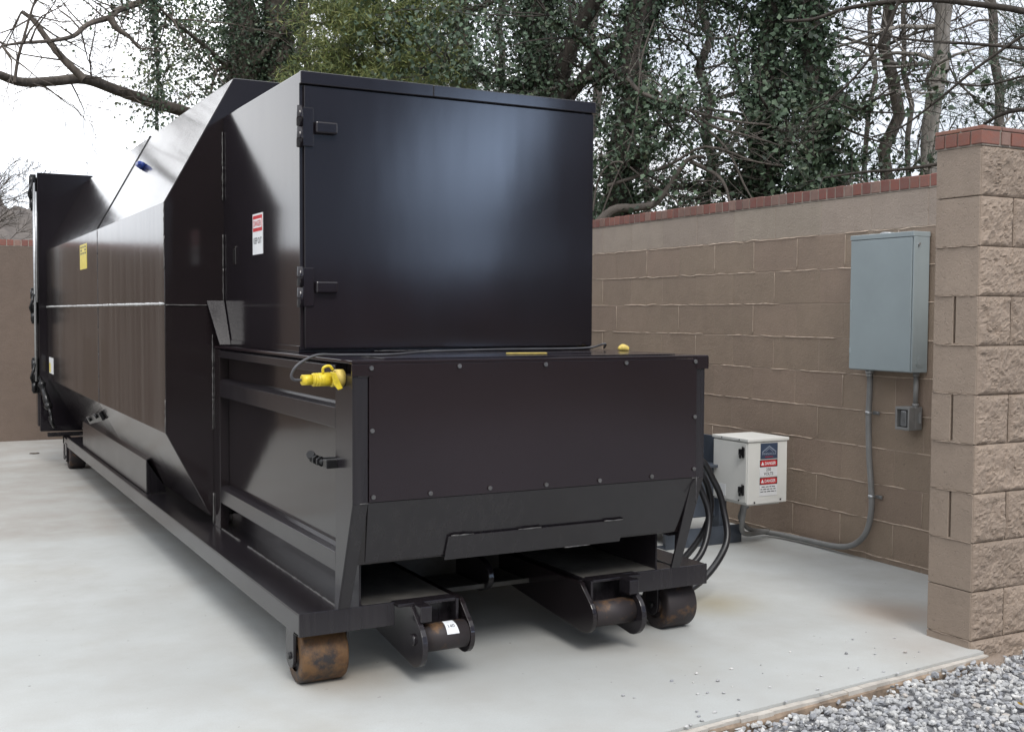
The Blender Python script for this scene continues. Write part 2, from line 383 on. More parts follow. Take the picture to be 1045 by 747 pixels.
# gravel stones
def gravel():
    rr = np.random.default_rng(3)
    ico = bmesh.new(); bmesh.ops.create_icosphere(ico, subdivisions=1, radius=1)
    V = np.array([v.co[:] for v in ico.verts]); Fc = np.array([[v.index for v in f.verts] for f in ico.faces]); ico.free()
    vs, fs, cs = [], [], []; base = 0; n = 0
    pal = np.array([(.56, .56, .55), (.46, .465, .465), (.38, .385, .40), (.29, .30, .32), (.64, .63, .61), (.42, .425, .43), (.46, .42, .38), (.22, .225, .23)])
    pr = np.array([.2, .2, .18, .12, .1, .14, .03, .03])
    for i in range(19000):
        x = rr.uniform(1.2, 5.2); y = rr.uniform(1.3, 3.2)
        if y > edge_y(x)-.040: continue
        if x > 3.84 and y > 3.17: continue
        s = rr.uniform(.0065, .0138)*(1.25 if rr.random() < .15 else 1)
        sc = np.array([rr.uniform(.8, 1.5), rr.uniform(.7, 1.1), rr.uniform(.45, .85)])*s
        P = V*(1+rr.uniform(-.3, .3, (len(V), 1)))*sc
        a, b_, c_ = rr.uniform(0, 6.28, 3)*np.array([1, .25, .25])
        ca, sa = math.cos(a), math.sin(a); cb, sb = math.cos(b_), math.sin(b_)
        Rm = np.array([[ca, -sa, 0], [sa, ca, 0], [0, 0, 1]]) @ np.array([[1, 0, 0], [0, cb, -sb], [0, sb, cb]])
        lift = .02*math.exp(-max(0, (3.17-y))*2.2)*(1 if x > 3.2 else .3)
        P = P @ Rm.T + np.array([x, y, -.050+rr.uniform(0, .022)+lift*.6+.006*math.sin(x*5+y*3)])
        vs.append(P); fs.append(Fc+base); base += len(V); cs.append(np.repeat(pal[rr.choice(8, p=pr)][None]*rr.uniform(.85, 1.12), len(Fc)*3, 0))
    for i in range(46):
        x = rr.uniform(2.2, 3.8); y = edge_y(x)+rr.random()**2.2*.45-.01; s = rr.uniform(.003, .008)
        P = V*(1+rr.uniform(-.3, .3, (len(V), 1)))*np.array([1.2, .9, .6])*s+np.array([x, y, s*.5])
        vs.append(P); fs.append(Fc+base); base += len(V); cs.append(np.repeat(pal[rr.choice(8, p=pr)][None], len(Fc)*3, 0))
    me = bpy.data.meshes.new('gravel'); VV = np.concatenate(vs); FF = np.concatenate(fs)
    me.from_pydata(VV.tolist(), [], FF.tolist()); CC = np.concatenate(cs)
    ca = me.color_attributes.new('tint', 'FLOAT_COLOR', 'CORNER'); ca.data.foreach_set('color', np.concatenate([CC, np.ones((len(CC), 1))], 1).astype(np.float32).ravel())
    link('gravel', me, 'stone', label='white and grey marble chip gravel in front of the concrete pad', kind='stuff')
gravel()
def leaf(name, c, ln, w, rz, mat, label, curl=.006):
    t = MB(); bm = t.bm; K = 7; rows = []
    for i in range(K):
        u = i/(K-1); hw = w/2*math.sin(PI*min(1, u*.93+.05)); zc = curl*math.sin(u*PI*1.2)
        row = [bm.verts.new((( u-.5)*ln, s*hw, zc + abs(s)*curl*.9)) for s in (-1, 0, 1)]; rows.append(row)
    for i in range(K-1):
        for j in range(2): bm.faces.new((rows[i][j], rows[i][j+1], rows[i+1][j+1], rows[i+1][j])).smooth = True
    r = bmesh.ops.solidify(bm, geom=bm.faces[:], thickness=.0008)
    o = t.build(name, mat, label=label, cat='leaf'); o.location = c; o.rotation_euler = (.1, .08, rz); return o
leaf('fallen_leaf', (3.155, 2.855, -.035), .065, .022, .7, 'leafbrown', 'curled dark brown dead leaf lying on the gravel')
leaf('fallen_leaf', (3.535, 2.70, -.035), .06, .03, -.5, 'leafyellow', 'yellow leaf on the gravel near the pillar side')
leaf('fallen_leaf', (2.30, 2.905, -.038), .05, .012, -.2, 'leafbrown', 'small dark twig-like leaf at the bottom by the board')
# ------------------------------------------------------------------ walls
WX = math.radians(-1.02828)
def wall_xf(origin, ang):
    R = Matrix.Rotation(ang, 3, 'Z'); o = Vector(origin); return R, o
def block_wall(name, label, origin, ang, length, phase, cap_len, thick=.19, detail=True, top_z=2.045, pitch=.2015, far=''):
    """wall whose visible face runs along local +Y from the origin and looks toward local -X"""
    R, o = wall_xf(origin, ang)
    root = empty(name, origin, label, 'wall')
    def T(p): return R @ Vector(p) + o
    bl, tp, mo = MB(), MB(), MB(); tb, tt, tm = [], [], []
    def addbox(mb, lst, a, b, bev, tn):
        t = bmesh.new(); bmesh.ops.create_cube(t, size=1)
        for v in t.verts: v.co = Vector([a[i]+(v.co[i]+.5)*(b[i]-a[i]) for i in range(3)])
        if bev: bmesh.ops.bevel(t, geom=t.edges[:], offset=bev, segments=1, affect='EDGES')
        for v in t.verts: v.co = T(v.co)
        lst.append((mb.merge(t), tn))
    addbox(mo, tm, (.0015, -.0, -.1), (thick, length, top_z-.002), 0, g3(.72))
    ln = .406
    for c_ in range(11):
        z1 = top_z - c_*pitch; z0 = z1-pitch
        if c_ == 10: z0 = -.1
        ph = phase if c_ % 2 == 0 else phase+ln/2
        y = ph-2*ln
        while y < length:
            a, b_ = max(0, y), min(length, y+ln)
            if b_-a > .02:
                k = rnd.uniform(.95, 1.05); dx = rnd.uniform(-.0012, .0012)
                addbox(tp if c_ == 0 else bl, tt if c_ == 0 else tb, (dx, a+.0008, z0+.0012), (.06, b_-.0008, z1-.0012), .0022 if detail else 0, (k, k*rnd.uniform(.985, 1.015), k))
            y += ln
        # squeezed-out painted mortar along each bed joint, patchy, its caught light put into the pale colour
        if detail and c_ < 10:
            yy = 0
            while yy < length:
                seg = rnd.uniform(.12, .7); e = min(length, yy+seg)
                if rnd.random() < .94:
                    amp = .0022 if rnd.random() < .7 else .005
                    zz = z0 - rnd.uniform(-.001, .003); pts = []; q = yy
                    while q < e:
                        pts.append(T((-.0005, q, zz+noise.noise((q*9, c_*7, 1))*amp*2))); q += .025
                    if len(pts) > 2:
                        rr_ = [rnd.uniform(.002, .0048) for _ in pts]; rr_[0] = rr_[-1] = .001
                        tm.append((mo.tube(pts, rr_, 5), g3(rnd.uniform(.95, 1.15))))
                yy = e + (rnd.uniform(.02, .25) if rnd.random() < .35 else 0)
            y = ph-2*ln
            while y < length:
                if 0 < y < length and rnd.random() < .5 and c_ > 0:
                    pts = [T((-.0002, y+rnd.uniform(-.001, .001), z0+.01+(z1-z0-.02)*k/7)) for k in range(8)]
                    tm.append((mo.tube(pts, [rnd.uniform(.0016, .0032) for _ in pts], 4), g3(.9)))
                y += ln
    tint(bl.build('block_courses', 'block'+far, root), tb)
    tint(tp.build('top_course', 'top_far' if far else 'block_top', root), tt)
    tint(mo.build('mortar', 'mortar'+far, root), tm)
    # rowlock brick cap
    br, bt = MB(), []; bmor = MB()
    y = .004; pal = [(.23, .075, .055), (.19, .062, .05), (.26, .10, .075), (.24, .145, .115), (.21, .09, .07), (.16, .07, .06), (.25, .16, .13)]
    while y < cap_len-.03:
        w = .0625; c_ = pal[rnd.choice([0, 0, 1, 1, 2, 3, 4, 5, 6])]; k = rnd.uniform(.85, 1.15)
        addbox(br, bt, (-.006+rnd.uniform(-.002, .002), y, top_z+.006), (thick+.006, y+w, top_z+.07+rnd.uniform(-.002, .002)), .003 if detail else 0, tuple(x*k for x in c_))
        y += .0703
    t = bmesh.new(); bmesh.ops.create_cube(t, size=1)
    for v in t.verts: v.co = T(Vector([(-.002)+(v.co[0]+.5)*(thick+.004), (v.co[1]+.5)*cap_len, top_z+(v.co[2]+.5)*.064]))
    bmor.merge(t)
    cp = br.build('brick_cap', 'brick', root); tint(cp, bt); bmor.build('cap_mortar', 'brickmortar', cp)
    return root
# right side wall: its face starts hidden behind the pillar
block_wall('block_wall', 'long tan painted block wall with red brick cap to the right of the compactor', (4.7632, 3.42, 0), WX*-1*-1*-1 if False else math.radians(-1.02828)*1.0, 9.85, 0.04, 9.8)
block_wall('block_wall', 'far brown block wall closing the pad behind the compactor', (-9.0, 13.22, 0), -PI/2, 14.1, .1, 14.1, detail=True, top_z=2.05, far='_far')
# pillar / front wall: smooth end face looking left, split faces looking at the camera
def front_wall():
    root = empty('pillar_wall', (3.861, 3.186, 0), 'split-face block wall end with smooth grooved side and brick cap beside the gravel', 'wall')
    X0, Y0, Y1, XE = 3.861, 3.186, 3.413, 6.6
    core = MB(); core.box((X0+.02, Y0+.03, -.3), (XE, Y1-.01, 2.055)); oc = core.build('mortar', 'mortar', root)
    ca = oc.data.color_attributes.new('tint', 'FLOAT_COLOR', 'CORNER')
    for d in ca.data: d.color = (.5, .5, .5, 1)
    end, spl, te, ts = MB(), MB(), [], []
    P = .2032; top = 2.063
    def ebox(a, b, bev=.003, k=None):
        te.append((end.box(a, b, bev), g3(k or rnd.uniform(.95, 1.05))))
    for c_ in range(12):
        z1 = top-c_*P-.0014; z0 = top-(c_+1)*P+.0014
        k = rnd.uniform(.95, 1.04); off = rnd.uniform(-.002, .002)
        groove = c_ in (3, 5, 7)
        if groove:
            gy = 3.306; gz0, gz1 = z0+.006, z1-.004
            ebox((X0+off, Y0+.004, z0), (X0+.06, gy-.006, z1), .003, k); ebox((X0+off, gy+.006, z0), (X0+.06, Y1, z1), .003, k)
            ebox((X0+off+.001, gy-.008, z0), (X0+.06, gy+.008, gz0), .001, k); ebox((X0+.03, gy-.01, z0), (X0+.06, gy+.01, z1), 0, .6)
        else: ebox((X0+off, Y0+.004, z0), (X0+.06, Y1, z1), .003, k)
        # split faces
        xs = [X0+.003]; half = c_ % 2 == 1
        first = .197 if half else .395
        q = X0+first
        while q < XE: xs.append(q); q += .406
        xs.append(XE)
        for i in range(len(xs)-1):
            a, b_ = xs[i]+(.003 if i else 0), xs[i+1]-.003
            if b_-a < .02: continue
            nx = max(3, int((b_-a)/.007)); nzv = 29
            if a > 4.7: nx = max(3, nx//4); nzv = 8
            t = bmesh.new(); grid = []; seed = rnd.uniform(0, 100)
            for iz in range(nzv+1):
                row = []
                for ix in range(nx+1):
                    x = a+(b_-a)*ix/nx; z = z0+(z1-z0)*iz/nzv
                    e = min(ix/nx*(b_-a), (1-ix/nx)*(b_-a), iz/nzv*(z1-z0), (1-iz/nzv)*(z1-z0))
                    fall = min(1, e/.016)
                    h = .009+.007*noise.fractal((x*13+seed, z*13, seed), .9, 2.1, 6)+.010*noise.cell((x*38+3*noise.noise((x*20, z*20, 1)), z*38+3*noise.noise((x*20, z*20, 7)), seed))*.4+.004*abs(noise.noise((x*75, z*75, seed)))
                    row.append(t.verts.new((x, Y0-max(-.003, h)*fall**.6+.002, z)))
                grid.append(row)
            for iz in range(nzv):
                for ix in range(nx): t.faces.new((grid[iz][ix], grid[iz][ix+1], grid[iz+1][ix+1], grid[iz+1][ix]))
            # rim back into the wall
            rim = [grid[0][i_] for i_ in range(nx+1)]+[grid[i_][nx] for i_ in range(1, nzv+1)]+[grid[nzv][i_] for i_ in range(nx-1, -1, -1)]+[grid[i_][0] for i_ in range(nzv-1, 0, -1)]
            back = [t.verts.new((v.co.x, Y0+.045, v.co.z)) for v in rim]
            for i_ in range(len(rim)): t.faces.new((rim[i_], back[i_], back[(i_+1) % len(rim)], rim[(i_+1) % len(rim)]))
            ts.append((spl.merge(t), g3(rnd.uniform(.9, 1.1))))
    tint(end.build('smooth_end_block', 'pilblock', root), te)
    tint(spl.build('split_face_block', 'split', root), ts)
    w = MB(); cl = []
    for c_ in range(11):
        if rnd.random() < .95:
            z = top-c_*P; pts = [Vector((X0-.001, Y0+.01+(Y1-Y0-.02)*j/9, z+rnd.uniform(-.0015, .0015))) for j in range(10)]
            cl.append((w.tube(pts, [rnd.uniform(.001, .0042) for _ in pts], 5), g3(.95)))
    tint(w.build('mortar_bead', 'pilblock', root), cl)
    # brick cap: rowlock course topped with a thin weathered course
    br, bt, bm_ = MB(), [], MB()
    pal = [(.23, .08, .055), (.20, .07, .05), (.26, .10, .07), (.24, .15, .12), (.22, .14, .11)]
    def bb(a, b, c=None):
        c = c or rnd.choice(pal[:3]); k = rnd.uniform(.88, 1.12); bt.append((br.box(a, b, .003), tuple(x*k for x in c)))
    zc = top+.005; zt = zc+.053
    ys = [Y0-.012, Y0+.05, Y0+.115, Y0+.18, Y1+.006]
    for i in range(4): bb((X0-.012, ys[i]+.004, zc), (X0+.095, ys[i+1]-.004, zt))
    q = X0+.1
    for wd in [.06, .105, .19, .07, .19, .105, .06, .19, .19, .07, .19, .19, .19, .19, .19, .19, .19, .19]:
        bb((q+.004, Y0-.012, zc), (q+wd-.004, Y1+.006, zt), rnd.choice(pal)); q += wd
        if q > XE: break
    bb((X0-.010, Y0-.010, zt+.004), (X0+.1, Y0+.1, zt+.02), (.28, .12, .085)); bb((X0-.010, Y0+.108, zt+.004), (X0+.1, Y1+.004, zt+.02), (.30, .14, .095))
    q = X0+.108
    while q < XE: bb((q, Y0-.010, zt+.004), (q+.19, Y1+.004, zt+.02), (.24, .12, .095)); q += .198
    bm_.box((X0-.004, Y0-.004, top-.001), (XE, Y1, zt+.012))
    cp = br.build('brick_cap', 'brick', root); tint(cp, bt); bm_.build('cap_mortar', 'brickmortar', cp)
front_wall()
ft = MB(); ft.sphere((3.90, 3.10, -.045), .05, (1.1, .8, .75), 3)
for v in ft.bm.verts: v.co += Vector(noise.noise_vector(v.co*22))*.012
ft.build('mortar_lump', 'split', label='rough lump of spilled mortar at the foot of the split-face wall', cat='mortar lump')
tint(C.objects['mortar_lump'], [(range(len(C.objects['mortar_lump'].data.polygons)), g3(.8))])
# ------------------------------------------------------------------ COMPACTOR
XC = 2.143
K = empty('trash_compactor', (XC, 3.9, 0), 'large dark brown steel self-contained trash compactor standing on the concrete pad', 'trash compactor')
def mir(x): return 2*XC-x
# container body
YF, YM, YB = 5.75, 7.9, 10.9
prof = [(1.49, 2.545), (1.142, 1.908), (1.142, .770), (1.36, .344)]
def body():
    full = prof+[(mir(x), z) for x, z in prof[::-1]]
    t = MB(); bm = t.bm
    def V(x, y, z): return bm.verts.new((x, y, z))
    A = [V(x, YF, z) for x, z in full]; Bm = [V(x, YM, z) for x, z in full]
    # near section sides
    n = len(full)
    bm.faces.new(A)
    for i in range(n): bm.faces.new((A[i], Bm[i], Bm[(i+1) % n], A[(i+1) % n]))
    far = [(1.49, 2.545), (1.142, 1.908), (1.142, .775), (1.75, .30)]
    fulf = far+[(mir(x), z) for x, z in far[::-1]]
    E_ = [V(x, YB, z) for x, z in fulf]
    bm.faces.new(E_[::-1])
    for i in range(n):
        j = (i+1) % n
        if i in (2, 4): continue
        bm.faces.new((Bm[i], E_[i], E_[j], Bm[j]))
    # undercut towards the tailgate: slope continues to a point, then turns under
    for a, b_, s in ((2, 3, 1), (5, 4, -1)):
        Cc = V(1.40 if s == 1 else mir(1.40), 10.85, .33)
        for tri in ((Bm[a], E_[a], Cc), (E_[a], E_[b_], Cc), (Bm[a], Cc, Bm[b_]), (Bm[b_], Cc, E_[b_])):
            try: bm.faces.new(tri)
            except ValueError: pass
    bmesh.ops.recalc_face_normals(bm, faces=bm.faces[:])
    for f in bm.faces: f.material_index = 1 if abs(f.normal.x) > .95 else 0
    o = t.build('container', ['paint', 'paint_side'], K)
    bv = o.modifiers.new('b', 'BEVEL'); bv.width = .004; bv.segments = 2
    return o
cont = body()
weld([((1.139, YF-.001, 1.411), (1.139, YB-.06, 1.411))], cont, .0075, 'seam_metal', .0, 'side_seam')
weld([((1.147, YF-.003, 1.405), (1.42, YF-.003, 1.405))], cont, .003, 'weld', .1)
weld([((1.142, YF-.001, 1.905), (1.142, YF-.001, .775))], cont, .0035, 'weld', .15)
weld([((1.142, YM, 1.905), (1.142, YM, .775))], cont, .0035, 'dark_weld')
sd = MB()
n_ = Vector((-.878, 0, .479))
sd.tube([Vector((1.145, YM, 1.912))+n_*.001, Vector((1.49, YM, 2.545))+n_*.001], .005, 5); sd.build('roof_seam', 'blackmetal', cont)
# tailgate flange frame
fl = MB(); fl.prism([(1.075, YB, .30), (1.075, YB, 2.595), (mir(1.075), YB, 2.595), (mir(1.075), YB, .26)], (0, .07, 0), .004)
fl.box((1.065, YB+.075, .34), (mir(1.065), YB+.2, 2.56), .006)
tail = fl.build('tailgate', 'paint_door', K)
ed = MB(); ed.box((1.13, YB-.06, .255), (mir(1.13), YB-.002, .29), .003); ed.build('sill_plate', 'paint_dull', tail)
for zc in (2.42, 1.42, .80):
    hh = MB(); hh.box((1.02, YB+.02, zc-.16), (1.07, YB+.075, zc+.16), .006)
    for dz in (-.1, 0, .1): hh.cyl((1.03, YB+.0, zc+dz-.04), (1.03, YB+.0, zc+dz+.04), .022, n=12)
    hh.tube([(1.03, YB+.01, zc-.1), (1.0, YB-.03, zc-.02), (1.035, YB-.03, zc+.1)], .010, 6)
    hh.build('tailgate_hinge', 'blackmetal', tail)
rd = MB(); rd.cyl((1.045, YB-.02, .75), (1.045, YB-.02, 2.5), .012, n=10); rd.cyl((1.058, YB-.05, 1.45), (1.058, YB-.05, 2.42), .009, n=8); rd.build('hinge_rod', 'hub', tail)
# ratchet turnbuckle
tbk = MB(); a, b_ = Vector((1.07, YB-.04, .79)), Vector((1.13, YB-.35, .47))
tbk.cyl(a, a.lerp(b_, .25), .014, n=10); tbk.cyl(a.lerp(b_, .22), a.lerp(b_, .75), .024, .03, n=10); tbk.cyl(a.lerp(b_, .7), b_, .013, n=10)
tbk.sphere(a.lerp(b_, .2), .035); tbk.sphere(a.lerp(b_, .76), .036)
hook = smoothpath([b_, b_+Vector((.0, -.03, -.05)), b_+Vector((.02, -.0, -.1)), b_+Vector((.0, .04, -.06)), b_+Vector((-.01, .03, -.01))], 5); tbk.tube(hook, .012, 6)
tbk.build('turnbuckle', 'blackmetal', tail)
# pocket beam on the slope, seen above the rail
pk = MB(); pk.prism([(1.262, 6.93, .300), (1.262, 6.93, .495), (1.262, 9.6, .495), (1.262, 9.6, .300)], (.012, 0, 0), .002)
pk.prism([(1.264, 6.93, .30), (1.264, 6.93, .49), (1.36, 6.93, .34), (1.38, 6.93, .30)], (0, -.010, 0), 0)
pk.prism([(1.264, 6.93, .488), (1.33, 6.93, .52), (1.33, 9.6, .52), (1.264, 9.6, .488)], (0, 0, .008), 0)
pk.build('side_pocket', 'paint_dull', cont)
bk = MB(); bk.prism([(1.178, 8.05, .70), (1.205, 8.05, .645), (1.185, 8.05, .635), (1.158, 8.05, .69)], (.035, .85, -.10), .003)
bk.cyl((1.17, 8.2, .66), (1.155, 8.2, .65), .018, n=10); bk.cyl((1.19, 8.65, .60), (1.175, 8.65, .59), .018, n=10)
bk.build('slope_bracket', 'blackmetal', cont)
bl_ = MB(); c0 = Vector((1.33, 7.95, 2.30)); c0 = Vector((1.142+(2.27-1.908)*.5463, 7.35, 2.27))
bl_.cyl(c0, c0+n_*.038, .026, .022, n=16, bev=.003); bl_.box(c0+n_*.035-Vector((.010, .045, .012)), c0+n_*.035+Vector((.010, .045, .012)), .004); bl_.build('fill_cap', 'blue', cont)
# skid rails
def rail(s):
    def X(x): return x if s == 1 else mir(x)
    t = MB()
    t.box((X(1.233), 3.905, .21), (X(1.243), 10.35, .289), .0015)                 # outer web
    t.box((X(1.233), 3.905, .289), (X(1.482), 10.35, .295), .0015)
    t.box((X(1.39), 5.9, .20), (X(1.50), 10.8, .293), .002)
    t.box((X(1.472), 3.93, .293), (X(1.48), 5.74, .47), .001)                    # recessed web below the ram box
    t.box((X(1.835), 3.86, .13), (X(1.847), 5.9, .292), .002)                    # inner web
    o = t.build('skid_rail', 'paint_dull', K)
    t = MB(); t.box((X(1.484), 3.93, .285), (X(1.84), 5.9, .293), .001); t.build('deck_plate', 'dusty', o)
    w = weld([((X(1.386), 3.93, .297), (X(1.386), 5.74, .297))], o, .0045, 'weld', .12)
    return o
rails = [rail(1), rail(-1)]
# sloped toe of the deck plates
for s in (1, -1):
    X = (lambda x: x) if s == 1 else mir
    fbm = MB(); fbm.box((X(1.233), 3.895, .21), (X(1.60), 3.905, .297), .002)
    if s == -1: fbm.box((X(1.60), 3.90, .24), (X(1.66), 3.91, .297), .002)
    fbm.box((X(1.60), 3.862, .283), (X(1.835), 3.93, .2955), .002)
    fbm.box((X(1.233), 3.905, .21), (X(1.60), 3.96, .218), .001)
    fbm.build('front_beam', 'paint_dull', K)
# front roller assemblies: long cheek plates with round noses and a pin roller
def cheek(xa, th, ynose=3.80, r=.088, zc=.150, back=4.6):
    pts = [(xa, back, .285), (xa, ynose+.03, .285)]
    pts += [(xa, ynose+.0+r*math.sin(a_), zc+r*math.cos(a_)) for a_ in [math.radians(q) for q in range(-30, -181, -15)]]
    pts += [(xa, back, .16)]
    t = MB(); t.prism(pts, (th, 0, 0), .0025); return t
for s in (1, -1):
    X = (lambda x: x) if s == 1 else mir
    sg = s
    a1 = cheek(X(1.650), .022*sg, 3.835).build('cheek_plate', 'paint_dull', K)
    a2 = cheek(X(1.862), .020*sg, 3.86, .075, .16).build('cheek_plate', 'paint', K)
    bp_ = MB(); bp_.box((X(1.672), 3.925, .10), (X(1.862), 3.935, .285), .001); bp_.build('shade_plate', 'paint_dull', K)  # added dark plate standing in for the deep shade between the cheeks
    lg = MB(); lg.prism([(X(1.66), 3.79, .295), (X(1.66), 3.79, .235), (X(1.66), 3.87, .235), (X(1.66), 3.87, .295)], (.045*sg, 0, 0), .004); lg.build('stop_lug', 'paint_dull', K)
    rl = MB(); rl.cyl((X(1.672), 3.835, .165), (X(1.86), 3.835, .165), .052, n=40, bev=.003)
    ro = rl.build('pin_roller', 'rust_dark', K)
    pn = MB(); pn.cyl((X(1.64), 3.835, .165), (X(1.655), 3.835, .165), .022, n=16, bev=.002); pn.build('pin_end', 'paint_dull', ro)
    if s == 1:
        tg = MB(); bm = tg.bm; rr_ = .0532; prev = None
        for i in range(9):
            an = math.radians(18+i*9); row = [bm.verts.new((x, 3.835-rr_*math.cos(an), .165+rr_*math.sin(an))) for x in (1.765+.0*i, 1.815-.001*i)]
            if prev: bm.faces.new((prev[0], prev[1], row[1], row[0]))
            prev = row
        tgo = tg.build('paper_tag', 'paper', ro)
        q = math.radians(52); text('140', .026, (1.789, 3.835-.0542*math.cos(q), .165+.0542*math.sin(q)), (1, .0, 0), (0, math.sin(q), math.cos(q)), tgo, 'ink')
# wheels
def wheel(x0, x1, yc, mat, outer):
    t = MB(); r = .105; zc = r
    pr_ = [(x0, .06), (x0, .088), (x0+.004, r-.004), (x0+.012, r), (x1-.012, r), (x1-.004, r-.004), (x1, .088), (x1, .06)]
    bm = t.bm; nseg = 48; rings = []
    for k in range(nseg):
        an = 2*PI*k/nseg; rings.append([bm.verts.new((x, yc+rr*math.cos(an), zc+rr*math.sin(an))) for x, rr in pr_])
    for k in range(nseg):
        for j in range(len(pr_)-1): bm.faces.new((rings[k][j], rings[(k+1) % nseg][j], rings[(k+1) % nseg][j+1], rings[k][j+1])).smooth = (j not in (0, 6))
    wo = t.build('wheel', mat, K)
    hb = MB(); hb.cyl((x0+.012, yc, zc), (x1-.012, yc, zc), .075, n=32, bev=.003); hb.cyl((x0-.001, yc, zc), (x1+.001, yc, zc), .036, n=20, bev=.003)
    hb.build('hub', 'rust_dark', wo)
    xb = x0-.016 if outer < 0 else x1+.004
    for xb_, big in ((x0-.018, outer < 0), (x1+.006, outer > 0)):
        bb = MB(); bb.prism([(xb_, yc-.045, .22), (xb_, yc-.045, .125)]+[(xb_, yc-.045*math.cos(a_), .105-.045*math.sin(a_)) for a_ in [math.radians(q) for q in range(15, 180, 15)]]+[(xb_, yc+.045, .125), (xb_, yc+.045, .22)], (.012, 0, 0), .002)
        bo = bb.build('wheel_bracket', 'paint_dull', wo)
        bt_ = MB(); xx = xb_-.012 if big and outer < 0 else xb_+.012
        bt_.cyl((xb_-.008, yc, .105), (xb_+.02, yc, .105), .014, n=6); bt_.build('axle_bolt', 'blackmetal', wo)
    return wo
wheel(1.262, 1.442, 4.045, 'rust', -1); wheel(2.885, 3.062-.02, 4.045, 'rust_dark', 1)
wheel(1.262, 1.40, 10.55, 'rust_dark', -1); wheel(2.885, 3.03, 10.55, 'rust_dark', 1)
lgs = MB(); lgs.box((1.25, 10.72, .06), (1.31, 10.80, .26), .004); lgs.box((1.25, 10.40, .2), (1.31, 10.80, .26), .003); lgs.build('rear_leg', 'paint_dull', K)
# cross member between the rails with lug plate
cm = MB(); cm.box((1.848, 4.60, .195), (2.438, 4.61, .290), .002); cm.box((1.848, 4.32, .195), (2.438, 4.60, .203), .002); cm.box((1.848, 4.312, .195), (2.438, 4.32, .215), .002); cm.build('cross_member', 'dusty', K)
cm = MB(); cm.box((1.49, 5.8, .14), (2.80, 5.83, .34), .002); cm.build('cross_member', 'paint_dull', K)
lp = MB(); lp.prism([(2.185, 4.60, .315)]+[(2.185, 4.40-.13*math.sin(a_), .245+.075*math.cos(a_)) for a_ in [math.radians(q) for q in range(0, 181, 15)]]+[(2.185, 4.60, .17)], (.028, 0, 0), .004)
lp.build('lug_plate', 'paint_dull', K)
# ram box
YP = 3.74; XL = 1.378; XR = 2.915; ZT = 1.205
rb = MB()
rb.prism([(XL+.045, YP+.012, .70), (XL+.045, YP+.012, 1.19), (XL+.045, 5.745, 1.19), (XL+.045, 5.745, .46), (XL+.045, 3.85, .46)], (mir(XL+.045)-XL-.045, 0, 0), .002)
ram = rb.build('ram_box', 'paint', K)
lid = MB(); lid.box((XL-.004, YP-.004, ZT-.012), (mir(XL)+.012, 4.5, ZT), .002); lid.box((XL-.004, 4.5, ZT-.012), (1.436, 5.74, ZT), .002)
lid.box((mir(1.436), 4.5, ZT-.012), (mir(XL)+.012, 5.74, ZT), .002)
lid.build('top_plate', 'paint_plate', ram)
tr = MB(); tr.box((1.52, 3.80, ZT+.001), (2.80, 4.03, ZT+.005), .001); tr.build('cover_strip', 'paint_plate', ram)
cap = MB(); cap.box((XL-.004, YP-.006, 1.150), (1.452, YP+.004, ZT-.013), .0015); cap.build('corner_cap', 'paint_plate', ram); cap = MB(); cap.box((2.86, YP-.006, 1.150), (mir(XL)+.014, YP+.02, ZT-.004), .0015)
cap.build('corner_cap', 'paint_plate', ram)
# posts: left and right front posts with the raked foot
def post(s):
    X = (lambda x: x) if s == 1 else mir
    t = MB()
    side = [(X(XL), YP+.002, 1.15), (X(XL), YP+.002, .70), (X(XL), 3.895, .2955), (X(XL), 3.93, .2955), (X(XL), 3.918, .50), (X(XL), 3.918, 1.15)]
    t.prism(side, (.008*s, 0, 0), .001)
    t.box((X(XL+.006), YP+.001, .70), (X(1.435), YP+.009, 1.15), .001)
    t.prism([(X(XL+.006), YP+.001, .70), (X(1.436), YP+.001, .70), (X(1.424), 3.893, .296), (X(XL+.006), 3.893, .296)], (0, .010, 0), .001)
    o = t.build('front_post', 'paint_dull', ram)
    weld([((X(1.405), YP-.001, .702), (X(1.44), YP-.001, .702)), ((X(1.40), YP-.001, 1.150), (X(1.437), YP-.001, 1.150))], o, .003, 'weld', 0)
    t = MB(); t.box((X(XL), 5.62, .2955), (X(XL+.045), 5.745, 1.19), .002); t.build('rear_post', 'paint', ram)
    for (z0, z1, nm, ya) in ((1.148, 1.192, 'upper_rail', 3.92), (.955, 1.040, 'side_rail', 3.92), (.43, .512, 'lower_rail', 3.92)):
        t = MB(); t.prism([(X(XL), ya, z0), (X(XL), ya, z1-.012), (X(XL+.018), ya, z1), (X(XL+.045), ya, z1+.004), (X(XL+.045), ya, z0)], (0, 5.62-ya, 0), .0015); t.build(nm, 'paint_dull', ram)
    return o
post(1); post(-1)
# front cover plate with raked lower panel
fp = MB(); fp.box((1.438, YP-.004, .705), (2.863, YP+.004, 1.192), .0015)
plate = fp.build('cover_plate', 'paint_plate', ram)
lw = MB(); lw.prism([(1.436, YP, .703), (2.872, YP-.0, .703), (2.84, 3.842, .468), (1.463, 3.842, .468)], (0, .008, .002), .001)
lwp = lw.build('raked_panel', 'paint_dull', ram)
s2 = MB(); s2.prism([(1.775, 3.8032, .545), (2.56, 3.8032, .545), (2.56, 3.842, .450), (1.775, 3.842, .450)], (0, -.0045, -.0015), .001); s2.build('patch_strip', 'paint_dull', lwp)
weld([((1.785, 3.7985, .546), (1.88, 3.7985, .546)), ((2.07, 3.7985, .546), (2.17, 3.7985, .546)), ((2.46, 3.7985, .546), (2.55, 3.7985, .546)), ((2.3, 3.838, .448), (2.42, 3.838, .448))], lwp, .0032, 'weld', 0)
weld([((2.868, YP-.004, .705), (2.868, YP-.002, .60))], lwp, .0032, 'dark_weld')
